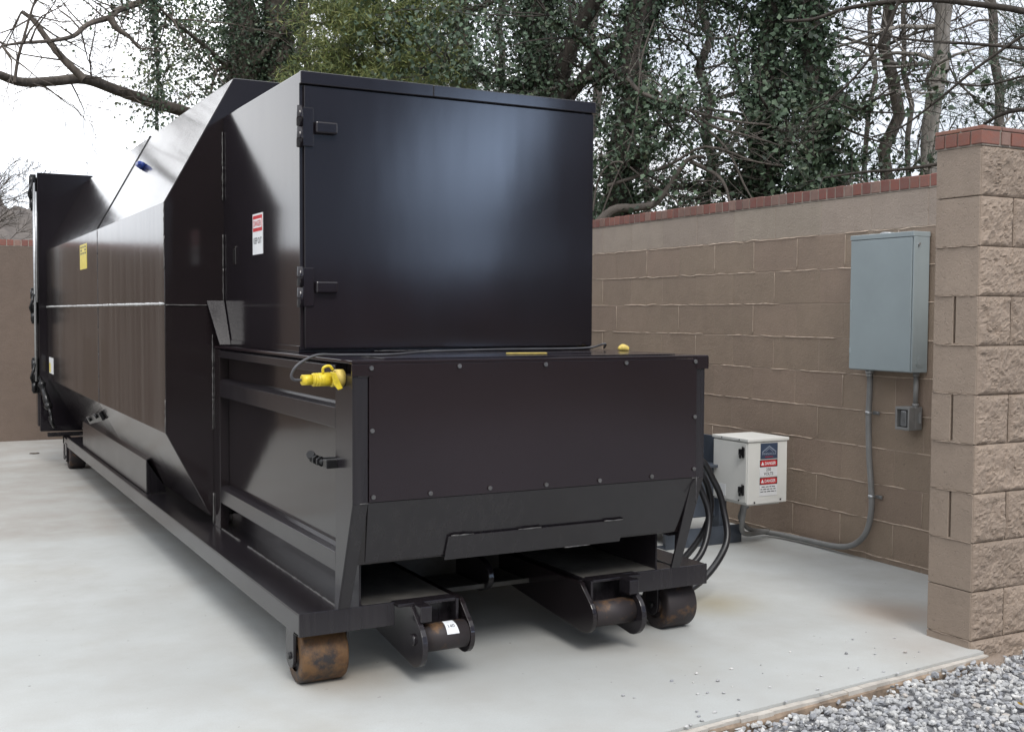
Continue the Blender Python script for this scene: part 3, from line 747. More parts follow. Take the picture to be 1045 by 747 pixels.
bo_ = MB(); bo_.cyl((1.445, YP-.011, 1.178), (1.445, YP-.004, 1.178), .0085, .007, n=8)
bolt0 = bo_.build('bolt', 'bolt', plate)
for i, (x, z) in enumerate([(1.448, .958), (1.452, .724), (1.672, .722), (1.913, .725), (2.154, .722), (2.395, .722), (2.642, .722), (2.852, .740), (2.853, .954), (2.853, 1.180), (2.514, 1.180), (2.148, 1.180), (1.786, 1.180)]):
    c_ = bolt0.copy(); C.objects.link(c_); c_.location = (x-1.445, 0, z-1.178)
# side latch bolt
lt = MB(); lt.cyl((XL-.03, 3.95, .826), (XL-.03, 4.06, .826), .010, n=10); lt.cyl((XL-.03, 4.03, .826), (XL-.03, 4.05, .826), .019, n=6); lt.cyl((XL-.03, 3.985, .826), (XL-.03, 4.0, .826), .019, n=6)
lt.cyl((XL-.045, 4.07, .845), (XL-.02, 4.10, .82), .016, n=8); lt.box((XL-.04, 3.90, .81), (XL+.03, 3.94, .842), .003); lt.box((XL-.035, 4.02, .815), (XL+.04, 4.04, .835), .002)
lt.build('side_latch', 'blackmetal', ram)
# chute plates leaning on the container front at both sides
for s in (1, -1):
    X = (lambda x: x) if s == 1 else mir
    gp = MB(); gp.prism([(X(1.345), 5.742, 1.425), (X(1.432), 5.742, 1.425), (X(1.432), 5.615, 1.207), (X(1.378), 5.615, 1.207)], (0, -.006, .004), .001)
    go = gp.build('chute_gusset', 'paint_dull', ram)
    weld([((X(1.345), 5.736, 1.425), (X(1.378), 5.609, 1.210)), ((X(1.432), 5.735, 1.425), (X(1.432), 5.609, 1.21))], go, .003, 'weld', .1)
weld([((1.375, 5.745, 1.42), (1.375, 5.745, .30)), ((1.43, 5.742, 2.27), (1.43, 5.742, 1.42))], K, .0042, 'weld', .2)
# hopper cabinet
HX0, HX1, HY, HT = 1.436, 2.838, 4.50, 2.345
hb = MB(); hb.box((HX0, HY+.012, ZT+.012), (HX1, 5.748, HT-.003), .002); hb.box((HX0-.003, HY+.02, ZT+.001), (HX1+.003, 5.745, ZT+.03), .002)
hop = hb.build('hopper', 'paint_door', K)
dr = MB(); dr.box((HX0+.016, HY-.004, ZT+.020), (HX1-.004, HY+.009, 2.290), .002)
door = dr.build('hopper_door', 'paint_door', hop)
lpb = MB(); lpb.box((HX0-.002, HY-.014, 2.294), (2.02, HY+.010, HT), .003); lpb.box((2.021, HY-.013, 2.295), (HX1+.004, HY+.010, HT), .003); lpb.box((HX0+.002, HY+.010, HT-.006), (HX1+.003, 5.745, HT+.0), .002)
lpb.build('roof_lip', 'paint_door', hop)
for zc in (2.122, 1.475):
    h = MB()
    h.cyl((HX0-.004, HY-.008, zc-.083), (HX0-.004, HY-.008, zc-.002), .014, n=14, bev=.001); h.cyl((HX0-.004, HY-.008, zc+.002), (HX0-.004, HY-.008, zc+.083), .014, n=14, bev=.001)
    h.box((HX0+.006, HY-.012, zc-.078), (HX0+.052, HY-.004, zc+.078), .002)
    h.box((HX0+.056, HY-.030, zc-.024), (HX0+.150, HY-.004, zc+.024), .007)
    h.build('hinge', 'paint_door', door)
sl = MB(); sl.box((HX0-.006, 5.50, 1.60), (HX0, 5.56, 1.69), .002); sl.build('slot_plate', 'paint', hop)
s3 = MB(); s3.box((HX0-.009, 5.518, 1.612), (HX0-.005, 5.532, 1.678), .001); s3.build('pull_slot', 'blackmetal', hop)
weld([((HX0+.01, HY-.006, ZT+.006), (2.83, HY-.006, ZT+.006))], hop, .0028, 'dark_weld', .5)
# decals
def decal(name, c, right, up, w, h, parent, mat, label=None):
    o = quadcard(c, right, up, w, h, .0015, mat, parent, name)
    if label: o['label'] = label
    return o
Rr, Uu, Nn = Vector((0, -1, 0)), Vector((0, 0, 1)), Vector((-1, 0, 0))
c0 = Vector((HX0-.0005, 5.127, 1.727)); s = decal('danger_sticker', c0, Rr, Uu, .165, .185, hop, 'signwhite', 'white and red keep out sticker')
q = MB(); quadcard(c0+Uu*.048+Nn*.0015, Rr, Uu, .15, .072, .0006, None, None, '', mb=q); q.build('sticker_header', 'red', s)
q = MB(); quadcard(c0+Uu*.048+Nn*.0021, Rr, Uu, .135, .040, .0006, None, None, '', mb=q); q.build('header_oval', 'signwhite', s)
text('DANGER', .12, c0+Uu*.048+Nn*.003, Rr, Uu, s, 'red', .028, .02); text('KEEP OUT', .13, c0-Uu*.03+Nn*.0019, Rr, Uu, s, 'ink', .028, .01)
c1 = Vector((1.1415, 8.55, 1.757)); s = decal('warning_sticker', c1, Rr, Uu, .33, .175, cont, 'signyellow', 'yellow warning sticker')
for r_ in range(3):
    q = MB()
    for k in range(3):
        if (r_, k) != (1, 1): quadcard(c1+Rr*(-.10+.1*k)+Uu*(.068-.022*r_)+Nn*.0015, Rr, Uu, .06, .012, .0006, None, None, '', mb=q)
    q.build('warning_print', 'ink', s)
c2 = Vector((1.1415, 10.60, .90)); s = decal('small_sticker', c2, Rr, Uu, .3, .14, cont, 'signwhite', 'small white and yellow sticker')
quadcard(c2+Rr*-.09-Uu*.02+Nn*.0015, Rr, Uu, .1, .08, .0006, 'signyellow', s, 'sticker_block')
# ------------------------------------------------------------------ yellow connector, cords, hoses
pc = empty('power_connector', (1.36, 3.83, 1.136), 'yellow plastic electrical connector plugged into the left front post', 'connector')
t = MB(); y, z = 3.835, 1.136
t.cyl((1.225, y, z), (1.262, y, z), .0185, n=20, bev=.002); t.cyl((1.262, y, z), (1.330, y, z+.001), .0225, .025, n=20, bev=.003); t.cyl((1.330, y, z), (1.345, y, z), .027, n=20, bev=.003)
for k in range(3): t.cyl((1.268+.01*k, y, z), (1.272+.01*k, y, z), .0238, n=20)
t.build('plug_body', 'yellow', pc)
t = MB(); t.tube(smoothpath([(1.300, y-.01, z+.022), (1.300, y-.015, z+.042), (1.322, y-.015, z+.048), (1.336, y-.012, z+.034)], 5), .005, 6)
t.prism([(1.318, y-.034, z+.028), (1.335, y-.036, z+.026), (1.362, y-.038, z-.030), (1.345, y-.036, z-.036), (1.330, y-.036, z-.018)], (0, -.008, 0), .003); t.build('flip_cap', 'yellow', pc)
t = MB(); t.cyl((1.345, y, z+.004), (1.379, y, z+.004), .031, n=20, bev=.003); t.build('inlet_flange', 'paleyellow', pc)
t = MB(); t.tube(smoothpath([(1.225, y, z), (1.198, y, z+.002), (1.19, y, z+.02), (1.215, y, z+.055), (1.29, 3.86, z+.085), (1.40, 3.92, 1.218), (1.62, 4.0, 1.214), (1.9, 4.25, 1.215), (2.3, 4.40, 1.215), (2.75, 4.44, 1.215), (2.84, 4.40, 1.235), (2.88, 4.46, 1.215)], 8), .0052, 6)
t.build('cord', 'cord', pc)
t = MB(); t.sphere((2.90, 4.33, 1.216), .026, (1.25, .7, .62), 3)
for v_ in t.bm.verts:
    v_.co += Vector(noise.noise_vector(v_.co*30))*.006
    v_.co.z = max(v_.co.z, ZT+.001)
t.build('rubber_bung', 'paleyellow', label='faded yellow rubber bung lying on the right end of the ram box top', cat='bung')
t = MB(); t.prism([(2.13, 4.02, ZT+.006), (2.30, 3.985, ZT+.006), (2.305, 4.01, ZT+.006), (2.14, 4.04, ZT+.006)], (0, 0, .0035), .001)
t.build('yellow_strap', 'paleyellow', label='flat yellow strap lying across the middle of the ram box top', cat='strap')
hz = [('hydraulic_hose', [(2.93, 4.9, .78), (3.12, 4.72, .80), (3.36, 4.42, .70), (3.47, 4.38, .56), (3.515, 4.36, .42), (3.48, 4.30, .26), (3.28, 4.25, .11), (3.08, 4.3, .05), (2.95, 4.6, .04)], 'outermost black hydraulic hose looping out beside the white control box'),
      ('hydraulic_hose', [(2.93, 4.95, .82), (3.12, 4.80, .80), (3.40, 4.50, .65), (3.50, 4.45, .48), (3.46, 4.45, .30), (3.30, 4.5, .12), (3.1, 4.6, .03)], 'middle black hydraulic hose drooping behind the compactor corner'),
      ('hydraulic_hose', [(2.93, 4.85, .74), (3.10, 4.66, .78), (3.33, 4.46, .66), (3.43, 4.42, .50), (3.44, 4.38, .36), (3.34, 4.34, .20), (3.15, 4.4, .09), (3.0, 4.5, .05)], 'short black hydraulic hose nested just inside the outermost loop'),
      ('hydraulic_hose', [(2.93, 5.0, .74), (3.2, 4.9, .72), (3.47, 4.72, .60), (3.60, 4.75, .42), (3.72, 5.0, .25), (3.95, 5.35, .2)], 'inner black hydraulic hose running to the slate power unit')]
for nm, pts, lb in hz:
    t = MB(); p = smoothpath(pts, 10); t.tube(p, .0165, 10); r = empty(nm, pts[0], lb, 'hose', 'hydraulic hoses beside the compactor')
    t.build('hose_tube', 'black', r)
    t = MB(); t.cyl(p[0], p[4], .018, n=8); t.build('hose_fitting', 'blackmetal', r)
# ------------------------------------------------------------------ power unit and control box
pu = empty('power_unit', (4.2, 5.6, 0), 'slate blue hydraulic power unit on the ground behind the hoses', 'power unit')
t = MB(); t.box((3.95, 5.42, .16), (4.36, 5.95, .46), .006); t.build('oil_tank', 'unit', pu)
t = MB(); t.box((3.93, 5.38, .46), (4.38, 5.97, .475), .003); t.box((4.33, 5.40, .475), (4.345, 5.95, .64), .002); t.box((4.15, 5.90, .47), (4.35, 5.91, .66), .002); t.build('tank_lid', 'unit', pu)
for i, (x, y) in enumerate(((4.00, 5.44), (4.33, 5.40), (4.0, 5.92), (4.34, 5.92))):
    t = MB(); t.box((x-.028, y-.02, .0), (x+.028, y-.012, .46), .001); t.box((x-.028, y-.012, .0), (x-.020, y+.05, .46), .001); t.build('leg', 'unit', pu)
t = MB(); t.box((3.90, 5.36, .0), (4.46, 5.37, .11), .002); t.box((3.90, 5.37, .0), (4.46, 5.46, .008), .002); t.build('base_channel', 'unit', pu); t = MB(); t.box((3.9, 5.90, 0), (4.46, 5.98, .01), .001); t.build('base_channel', 'unit', pu)
t = MB(); t.cyl((4.15, 5.6, .475), (4.15, 5.6, .66), .085, n=28, bev=.006); t.cyl((4.15, 5.6, .66), (4.15, 5.6, .685), .075, n=28, bev=.005); t.build('pump_motor', 'unit', pu)
cb = empty('control_box', (4.44, 5.27, .27), 'white steel electrical control box with danger stickers in front of the tan wall', 'control box')
BX0, BX1, BY0, BY1, BZ0, BZ1 = 4.295, 4.59, 5.115, 5.43, .272, .636
t = MB(); t.box((BX0, BY0, BZ0), (BX1, BY1, BZ1), .004); t.box((BX0+.03, BY0+.03, BZ0-.012), (BX1-.03, BY1-.03, BZ0+.001), .002); t.build('enclosure', 'boxwhite', cb)
t = MB(); t.prism([(BX0-.008, BY0-.008, BZ1+.001), (BX1+.008, BY0-.008, BZ1+.001), (BX1+.008, BY1+.008, BZ1+.001), (BX0-.008, BY1+.008, BZ1+.001)], (0, 0, .018), .003); lidc = t.build('lid', 'boxwhite', cb)
t = MB(); t.box((BX0-.006, BY0+.008, BZ0+.012), (BX0-.0005, BY1-.006, BZ1-.008), .002); cdoor = t.build('door', 'boxwhite', cb)
for zc in (.575, .355):
    t = MB(); t.box((BX0-.018, BY0+.022, zc-.030), (BX0-.006, BY0+.036, zc+.030), .002); t.box((BX0-.024, BY0+.034, zc-.016), (BX0-.006, BY0+.060, zc+.020), .003)
    t.cyl((BX0-.02, BY0+.047, zc-.034), (BX0-.02, BY0+.047, zc-.008), .007, n=8); t.cyl((BX0-.016, BY0+.03, zc+.02), (BX0-.016, BY0+.03, zc+.036), .005, n=8); t.build('latch', 'blackmetal', cdoor)
t = MB(); t.box((BX0-.0075, BY0+.19, .30), (BX0-.0062, BY0+.26, .37), 0); t.build('rating_plate', 'signwhite', cdoor)
for p in [(BX0-.006, BY0+.07, BZ1+.010), (BX0-.006, BY0+.23, BZ1+.010), (BX0-.006, BY0+.07, BZ0+.02), (BX1-.05, BY0-.004, BZ0+.02), (BX0+.05, BY0-.004, BZ0+.012)]:
    t = MB(); t.sphere(p, .006, (1, 1, 1), 1); t.build('screw', 'blackmetal', cb)
Rf, Nf = Vector((1, 0, 0)), Vector((0, -1, 0)); cx = 4.448
b0 = Vector((cx+.003, BY0-.0005, .580)); bd = decal('maker_badge', b0, Rf, Uu, .128, .092, cb, 'navy')
q = MB(); ap = b0+Uu*.028+Nf*.0016
for sx_ in (-1, 1):
    d = Vector((sx_*.052, 0, -.034)); nrm = Vector((0, 0, .0035)); q.prism([ap-nrm, ap+d-nrm, ap+d+nrm, ap+nrm], Nf*.0005)
    a2 = ap-Uu*.012; d = Vector((sx_*.028, 0, -.019)); q.prism([a2-nrm*.5, a2+d-nrm*.5, a2+d+nrm*.5, a2+nrm*.5], Nf*.0005)
q.build('mountain_emblem', 'badgeline', bd)
text('PINNACLE', .105, b0-Uu*.016+Nf*.0018, Rf, Uu, bd, 'badgeline', .013, .01)
q = MB(); quadcard(b0-Uu*.034+Nf*.0016, Rf, Uu, .06, .003, .0005, None, None, '', mb=q); q.build('badge_line', 'red', bd)
def dsign(c, h, lines, nm):
    o = decal(nm, c, Rf, Uu, .132, h, cb, 'signwhite'); top_ = c+Uu*(h/2-.021)
    q = MB(); quadcard(top_+Nf*.0015, Rf, Uu, .132, .042, .0005, None, None, '', mb=q); o1 = q.build('header_border', 'ink', o)
    q = MB(); pts = []; w, hh = .063, .018
    for a_ in range(0, 360, 15): 
        ca, sa = math.cos(math.radians(a_)), math.sin(math.radians(a_)); pts.append(top_+Nf*.002+Rf*w*math.copysign(abs(ca)**.35, ca)+Uu*hh*math.copysign(abs(sa)**.35, sa))
    q.prism(pts, Nf*.0006); q.build('header_oval', 'red', o)
    q = MB(); tc_ = top_+Nf*.0027-Rf*.046; q.prism([tc_+Rf*-.012-Uu*.010, tc_+Rf*.012-Uu*.010, tc_+Uu*.012], Nf*.0004); q.build('alert_triangle', 'signwhite', o)
    text('DANGER', .082, top_+Nf*.003+Rf*.012, Rf, Uu, o, 'signwhite', .019, .025)
    for tx, w_, dz, hh_ in lines:
        if tx: text(tx, w_, top_-Uu*dz+Nf*-.0005+Nf*.0022, Rf, Uu, o, 'ink', hh_, .015)
        else:
            q = MB(); x = -w_/2
            while x < w_/2-.006:
                l_ = rnd.uniform(.012, .026); l_ = min(l_, w_/2-x); quadcard(top_-Uu*dz+Rf*(x+l_/2)+Nf*.0015, Rf, Uu, l_, hh_, .0005, None, None, '', mb=q); x += l_+.006
            q.build('small_print', 'ink', o)
    return o
dsign(Vector((cx, BY0-.0006, .480)), .098, [('230', .036, .036, .018), ('VOLTS', .07, .061, .018)], 'danger_sticker')
dsign(Vector((cx, BY0-.0006, .372)), .108, [(None, .10, .034, .0045), (None, .118, .048, .0045), (None, .118, .062, .0045)], 'danger_sticker')
# conduits: wall drop, sweep along the base of the wall, then two whips up into the box
WXv = Vector((math.sin(math.radians(1.02828)), math.cos(math.radians(1.02828)), 0))
def wl(y, z, off=.03):   # a point on the side wall face, pushed off it
    x = 4.770+(y-4.2241)*.01795; return Vector((x-off, y, z))
cr = empty('wall_conduit', wl(4.62, 1.05), 'long grey conduit from the panel down the wall and along its foot', 'conduit')
t = MB(); t.tube(smoothpath([wl(4.632, 1.085), wl(4.63, .95), wl(4.635, .82), wl(4.625, .6), wl(4.605, .42), wl(4.600, .29), wl(4.635, .16), wl(4.73, .072), wl(4.87, .036), wl(5.10, .028), wl(5.3, .026, .05), wl(5.42, .028, .09)], 10), .0165, 12)
t.build('conduit_pipe', 'conduit', cr)
t = MB(); t.cyl(wl(4.632, 1.05), wl(4.632, 1.074), .024, n=16, bev=.002); t.cyl(wl(4.632, 1.035), wl(4.632, 1.05), .020, n=16); t.build('conduit_fitting', 'hub', cr)
for z_, y_ in ((.83, 4.634), (.365, 4.601)):
    t = MB(); t.cyl(wl(y_, z_-.009), wl(y_, z_+.009), .0195, n=16, bev=.001); t.box(wl(y_-.055, z_-.009, .008), wl(y_-.01, z_+.009, .001), .001); t.cyl(wl(y_-.04, z_, .012), wl(y_-.04, z_, .006), .006, n=8); t.build('pipe_strap', 'hub', cr)
for pts, lb in (([wl(5.42, .03, .09), (4.50, 5.36, .045), (4.385, 5.27, .10), (4.352, 5.22, .18), (4.352, 5.2, .275)], 'grey flexible whip rising into the left of the control box bottom'),
                ([wl(5.40, .035, .085), (4.56, 5.40, .06), (4.45, 5.36, .14), (4.43, 5.32, .21), (4.43, 5.30, .275)], 'grey flexible whip rising into the middle of the control box bottom')):
    r = empty('conduit_whip', pts[0], lb, 'conduit', 'conduit whips under the control box')
    t = MB(); t.tube(smoothpath(pts, 10), .0145, 10); t.build('whip_tube', 'conduit', r)
    t = MB(); t.cyl(Vector(pts[-1])-Vector((0, 0, .035)), Vector(pts[-1]), .021, n=10); t.build('whip_fitting', 'conduit', r)
# electrical panel on the wall
ep = empty('electrical_panel', wl(4.475, 1.07, 0), 'tall blue-grey electrical panel mounted on the tan block wall', 'electrical panel')
Rw = Matrix.Rotation(math.radians(-1.02828), 3, 'Z'); oo = wl(4.249, 0, 0)
def pbox(mb, a, b, bev): mb.box(Vector(a)+oo, Vector(b)+oo, bev, Rw, oo)
t = MB(); pbox(t, (-.113, 0, 1.072), (-.002, .452, 1.806), .003); t.build('enclosure', 'panel', ep)
t = MB(); pbox(t, (-.122, -.002, 1.785), (-.000, .456, 1.812), .003); t.build('rain_hood', 'panel', ep)
t = MB(); pbox(t, (-.121, .008, 1.076), (-.114, .450, 1.782), .0025); pbox(t, (-.119, -.004, 1.076), (-.090, .003, 1.782), .0015); t.build('panel_door', 'panel', ep)
t = MB(); t.cyl(oo+Rw@Vector((-.06, -.0005, 1.13)), oo+Rw@Vector((-.06, -.0025, 1.13)), .03, n=24); t.cyl(oo+Rw@Vector((-.06, -.002, 1.13)), oo+Rw@Vector((-.06, -.004, 1.13)), .02, n=24)
t.build('knockout', 'panel', ep)
t = MB(); t.cyl(oo+Rw@Vector((-.085, -.010, 1.745)), oo+Rw@Vector((-.085, -.0, 1.745)), .007, n=10); t.build('cover_screw', 'hub', ep)
t = MB(); pbox(t, (-.124, .438, 1.40), (-.1205, .448, 1.46), .001); pbox(t, (-.124, .438, 1.16), (-.1205, .448, 1.19), .001); t.build('door_clasp', 'panel', ep)
t = MB(); t.cyl(oo+Rw@Vector((-.06, .24, 1.811)), oo+Rw@Vector((-.06, .24, 1.822)), .042, .036, n=24, bev=.003); pbox(t, (-.09, .31, 1.812), (-.03, .35, 1.816), .001); t.build('hub_cap', 'hub', ep)
rc = empty('weatherproof_receptacle', wl(4.30, .82, 0), 'small grey outlet box with clear hood on the wall under the panel', 'outlet')
oo = wl(4.275, 0, 0)
t = MB(); pbox(t, (-.055, 0, .765), (-.001, .098, .888), .004); pbox(t, (-.03, -.014, .80), (-.02, 0, .86), .002); t.build('outlet_box', 'conduit', rc)
t = MB()
for a, b in (((-.098, 0, .765), (-.056, .012, .888)), ((-.098, .086, .765), (-.056, .098, .888)), ((-.098, .012, .765), (-.056, .086, .779)), ((-.098, .012, .874), (-.056, .086, .888))): pbox(t, a, b, .002)
t.build('hood_frame', 'conduit', rc)
t = MB(); pbox(t, (-.090, .030, .785), (-.057, .070, .868), .006); t.build('socket', 'hub', rc)
t = MB(); t.cyl(oo+Rw@Vector((-.03, .022, .888)), oo+Rw@Vector((-.03, .022, 1.073)), .0135, n=12); t.cyl(oo+Rw@Vector((-.03, .022, .888)), oo+Rw@Vector((-.03, .022, .905)), .018, n=12); t.cyl(oo+Rw@Vector((-.03, .022, 1.05)), oo+Rw@Vector((-.03, .022, 1.073)), .017, n=12); t.build('riser_pipe', 'conduit', rc)
# debris on the pad
for p, r, lb in (((1.106-.0, 11.79, .005), .04, 'small flat dirt clump on the pad near the tailgate'), ((.35, 6.35, .003), .022, 'tiny dark speck of debris on the left of the pad')):
    t = MB(); t.sphere(p, r, (1.2, .8, .15), 2)
    for v_ in t.bm.verts: v_.co += Vector(noise.noise_vector(v_.co*25))*r*.15
    t.build('dirt_clump', 'litter', label=lb, cat='dirt')
# ------------------------------------------------------------------ vegetation
def leafmesh(name, P, size, cols, mat, parent, seed=1, aspect=1.0, droop=.3, colw=None, wid=.55):
    """P: (n,3) leaf positions -> one mesh of folded leaf blades"""
    rr = np.random.default_rng(seed); n = len(P); s = size*rr.uniform(.45, 1.55, n)
    d = rr.normal(size=(n, 3)); d[:, 2] -= droop; d /= np.linalg.norm(d, axis=1)[:, None]
    e = rr.normal(size=(n, 3)); e -= (e*d).sum(1)[:, None]*d; e /= np.linalg.norm(e, axis=1)[:, None]
    f = np.cross(d, e)
    tip = P+d*s[:, None]*aspect; bas = P-d*s[:, None]*aspect*.55
    l = P+e*s[:, None]*wid+f*s[:, None]*.15; r = P-e*s[:, None]*wid+f*s[:, None]*.15
    V = np.stack([bas, l, tip, r], 1).reshape(-1, 3)
    i = np.arange(n)*4; Fc = np.concatenate([np.stack([i, i+1, i+2], 1), np.stack([i, i+2, i+3], 1)], 1).reshape(-1, 3)
    me = bpy.data.meshes.new(name); me.vertices.add(len(V)); me.vertices.foreach_set('co', V.astype(np.float32).ravel())
    me.loops.add(len(Fc)*3); me.loops.foreach_set('vertex_index', Fc.astype(np.int32).ravel())
    me.polygons.add(len(Fc)); me.polygons.foreach_set('loop_start', (np.arange(len(Fc))*3).astype(np.int32)); me.update(calc_edges=True)
    cols = np.array(cols); pick = rr.choice(len(cols), n, p=colw); c = cols[pick]*rr.uniform(.75, 1.3, (n, 1))
    c = np.repeat(c, 6, 0); ca = me.color_attributes.new('tint', 'FLOAT_COLOR', 'CORNER'); ca.data.foreach_set('color', np.concatenate([c, np.ones((len(c), 1))], 1).astype(np.float32).ravel())
    if parent: me.transform(wmat(parent).inverted())
    return link(name, me, mat, parent)
IVY = [(.040, .068, .040), (.055, .092, .052), (.075, .115, .066), (.032, .048, .033), (.11, .135, .085)]
IVYW = [.25, .3, .2, .17, .08]
PINE = [(.16, .19, .055), (.11, .15, .045), (.21, .22, .07), (.07, .10, .035)]
def grow(polys, p, d, ln, r, lv, rg, maxlv, spread=.7, grav=0, kink=.18, kids=(3, 5), shrink=.62, minr=.004):
    """adds crooked tapering limbs to polys; returns nothing"""
    n = max(4, int(ln/.28)); pts = [p.copy()]; rad = [r]; q = p.copy(); dd = d.normalized()
    for i in range(n):
        dd = (dd+Vector((rg.gauss(0, kink), rg.gauss(0, kink), rg.gauss(0, kink)+grav))).normalized()
        q = q+dd*(ln/n); pts.append(q.copy()); rad.append(max(minr, r*(1-.75*(i+1)/n)))
    polys.append((pts, rad, lv))
    if lv >= maxlv: return
    for k in range(rg.randint(*kids)):
        i = rg.randint(max(1, n//4), n); ax = Vector((rg.gauss(0, 1), rg.gauss(0, 1), rg.gauss(0, .8))).normalized()
        base = (pts[i]-pts[i-1]).normalized(); nd = (base+ax*spread).normalized()
        grow(polys, pts[i], nd, ln*shrink*rg.uniform(.7, 1.15), max(minr, rad[i]*.62), lv+1, rg, maxlv, spread, grav, kink, kids, shrink, minr)
def polys_build(polys, name, mat, parent, nside=(9, 6, 4, 3, 3)):
    V, Fc = [], []; base = 0
    for pts, rad, lv in polys:
        n = nside[min(lv, len(nside)-1)]; K_ = len(pts); prev = None
        for i, p in enumerate(pts):
            d = (pts[min(i+1, K_-1)]-pts[max(i-1, 0)]); d = d.normalized() if d.length > 1e-9 else Vector((0, 0, 1))
            a = d.orthogonal() if prev is None else prev-d*prev.dot(d)
            a = a.normalized() if a.length > 1e-6 else d.orthogonal().normalized(); prev = a; b_ = d.cross(a)
            for k in range(n): V.append(p+(a*math.cos(2*PI*k/n)+b_*math.sin(2*PI*k/n))*rad[i])
        for i in range(K_-1):
            for k in range(n): Fc.append((base+i*n+k, base+i*n+(k+1) % n, base+(i+1)*n+(k+1) % n, base+(i+1)*n+k))
        base += K_*n
    me = bpy.data.meshes.new(name); me.from_pydata([tuple(v) for v in V], [], Fc)
    me.polygons.foreach_set('use_smooth', [True]*len(Fc)); me.transform(wmat(parent).inverted())
    return link(name, me, mat, parent)
def ivy_on(polys, rg, per_m=220, off=.22, minr=.05, clump=1.0, zmax=9.0):
    """ivy leaves wrapped round limbs in shaggy clumps"""
    P = []
    per_m *= 4.5
    for pts, rad, lv in polys:
        for i in range(len(pts)-1):
            if rad[i] < minr: continue
            a, b_ = pts[i], pts[i+1]; ln = (b_-a).length; dens = noise.noise(a*.9)*.7+.75
            for k in range(int(per_m*ln*dens*(rad[i]/.2+.4))):
                p = a.lerp(b_, rg.random()); v = Vector((rg.gauss(0, 1), rg.gauss(0, 1), rg.gauss(0, .5))).normalized()
                sh = .5+.9*abs(noise.noise(p*1.7+v*.6)); P.append(p+v*(rad[i]+off*sh*rg.random()**1.5))
    return np.array([tuple(p) for p in P])
def clumps(centers, rg, n, r, sq=(1, 1, .7)):
    P = []
    for c in centers:
        k = int(n*rg.uniform(.6, 1.3)); rr_ = r*rg.uniform(.6, 1.3)
        for i in range(k):
            v = Vector((rg.gauss(0, .5)*sq[0], rg.gauss(0, .5)*sq[1], rg.gauss(0, .5)*sq[2]))*rr_; P.append(tuple(c+v))
    return P
def ground_at(px, d): p = at(px, 373, d); return Vector((p.x, p.y, -.12))
def trunk_poly(px0, px1, d, r0, r1, h, rg, kink=.05, n=18, yb=None):
    """trunk that leans from column px0 at wall height to column px1 at the top of the view"""
    a = at(px0, 230, d); b_ = at(px1, 0, d); sl = (b_-a)/(b_.z-a.z); base = a+sl*(-.12-a.z); pts, rad = [], []
    for i in range(n+1):
        z = (h+.12)*i/n; p = base+sl*z; w = kink*min(1, i/3)
        pts.append(p+Vector((rg.gauss(0, w), rg.gauss(0, w), 0))); rad.append(r0+(r1-r0)*i/n)
    return (pts, rad, 0)
def ivy_tree(name, label, d, trunks, seed, limbs=10, limb_len=2.2, per_m=220, off=.25, leaf=.05, cl=0, cl_r=.5, cl_n=120, barkm='bark_dark', cols=IVY, w=IVYW, zlo=2.4, zhi=7.5, gx=1.0, group='trees beyond the block wall', side=None, h=8.5, twiglv=2, cat='tree'):
    rg = random.Random(seed); polys = []
    for (p0, p1, r0, r1) in trunks: polys.append(trunk_poly(p0, p1, d, r0, r1, h, rg))
    root = empty(name, polys[0][0][0], label, cat, group)
    tr = list(polys); br = []
    for k in range(limbs):
        pts, rad, _ = rg.choice(tr); cand = [i for i, p in enumerate(pts) if zlo < p.z < zhi]; i = rg.choice(cand)
        dr = Vector((rg.gauss(0, 1), rg.gauss(0, 1), rg.gauss(.25, .45))).normalized()
        if side is not None: dr = (dr+RT*side).normalized()
        grow(br, pts[i], dr, limb_len*rg.uniform(.6, 1.3), rad[i]*.32, 1, rg, 1+twiglv, .75, -.005, .16)
    polys_build(polys, 'trunk', barkm, root)
    if br: polys_build(br, 'branches', barkm, root)
    P = ivy_on(tr, rg, per_m, off) if per_m else np.zeros((0, 3))
    P2 = ivy_on([b for b in br if b[2] == 1], rg, per_m*.35, off*.6, .02) if (per_m and br) else np.zeros((0, 3))
    PP = [q for q in (P, P2) if len(q)]
    if cl:
        cc = []
        allp = [(p, lv) for pts, rad, lv in br for p in pts[len(pts)//2:]]
        for k in range(cl): cc.append(rg.choice(allp)[0]+Vector((rg.gauss(0, .2), rg.gauss(0, .2), rg.gauss(0, .15))))
        PP.append(np.array(clumps(cc, rg, cl_n, cl_r)))
    if PP: leafmesh('ivy' if per_m else 'crown', np.concatenate(PP), leaf, cols, 'ivy', root, seed, .95, .35, w)
    return root, polys, br
# (1) big twin-trunk ivy tree behind the container
T1, p1, b1 = ivy_tree('ivy_tree', 'massive twin-trunk tree with ivy rising behind the container roof', 19, [(254, 246, .27, .22), (287, 281, .25, .20)], 11, 12, 2.4, 330, .24, .034, 130, .6, 120, 'bark', zlo=5, zhi=8)
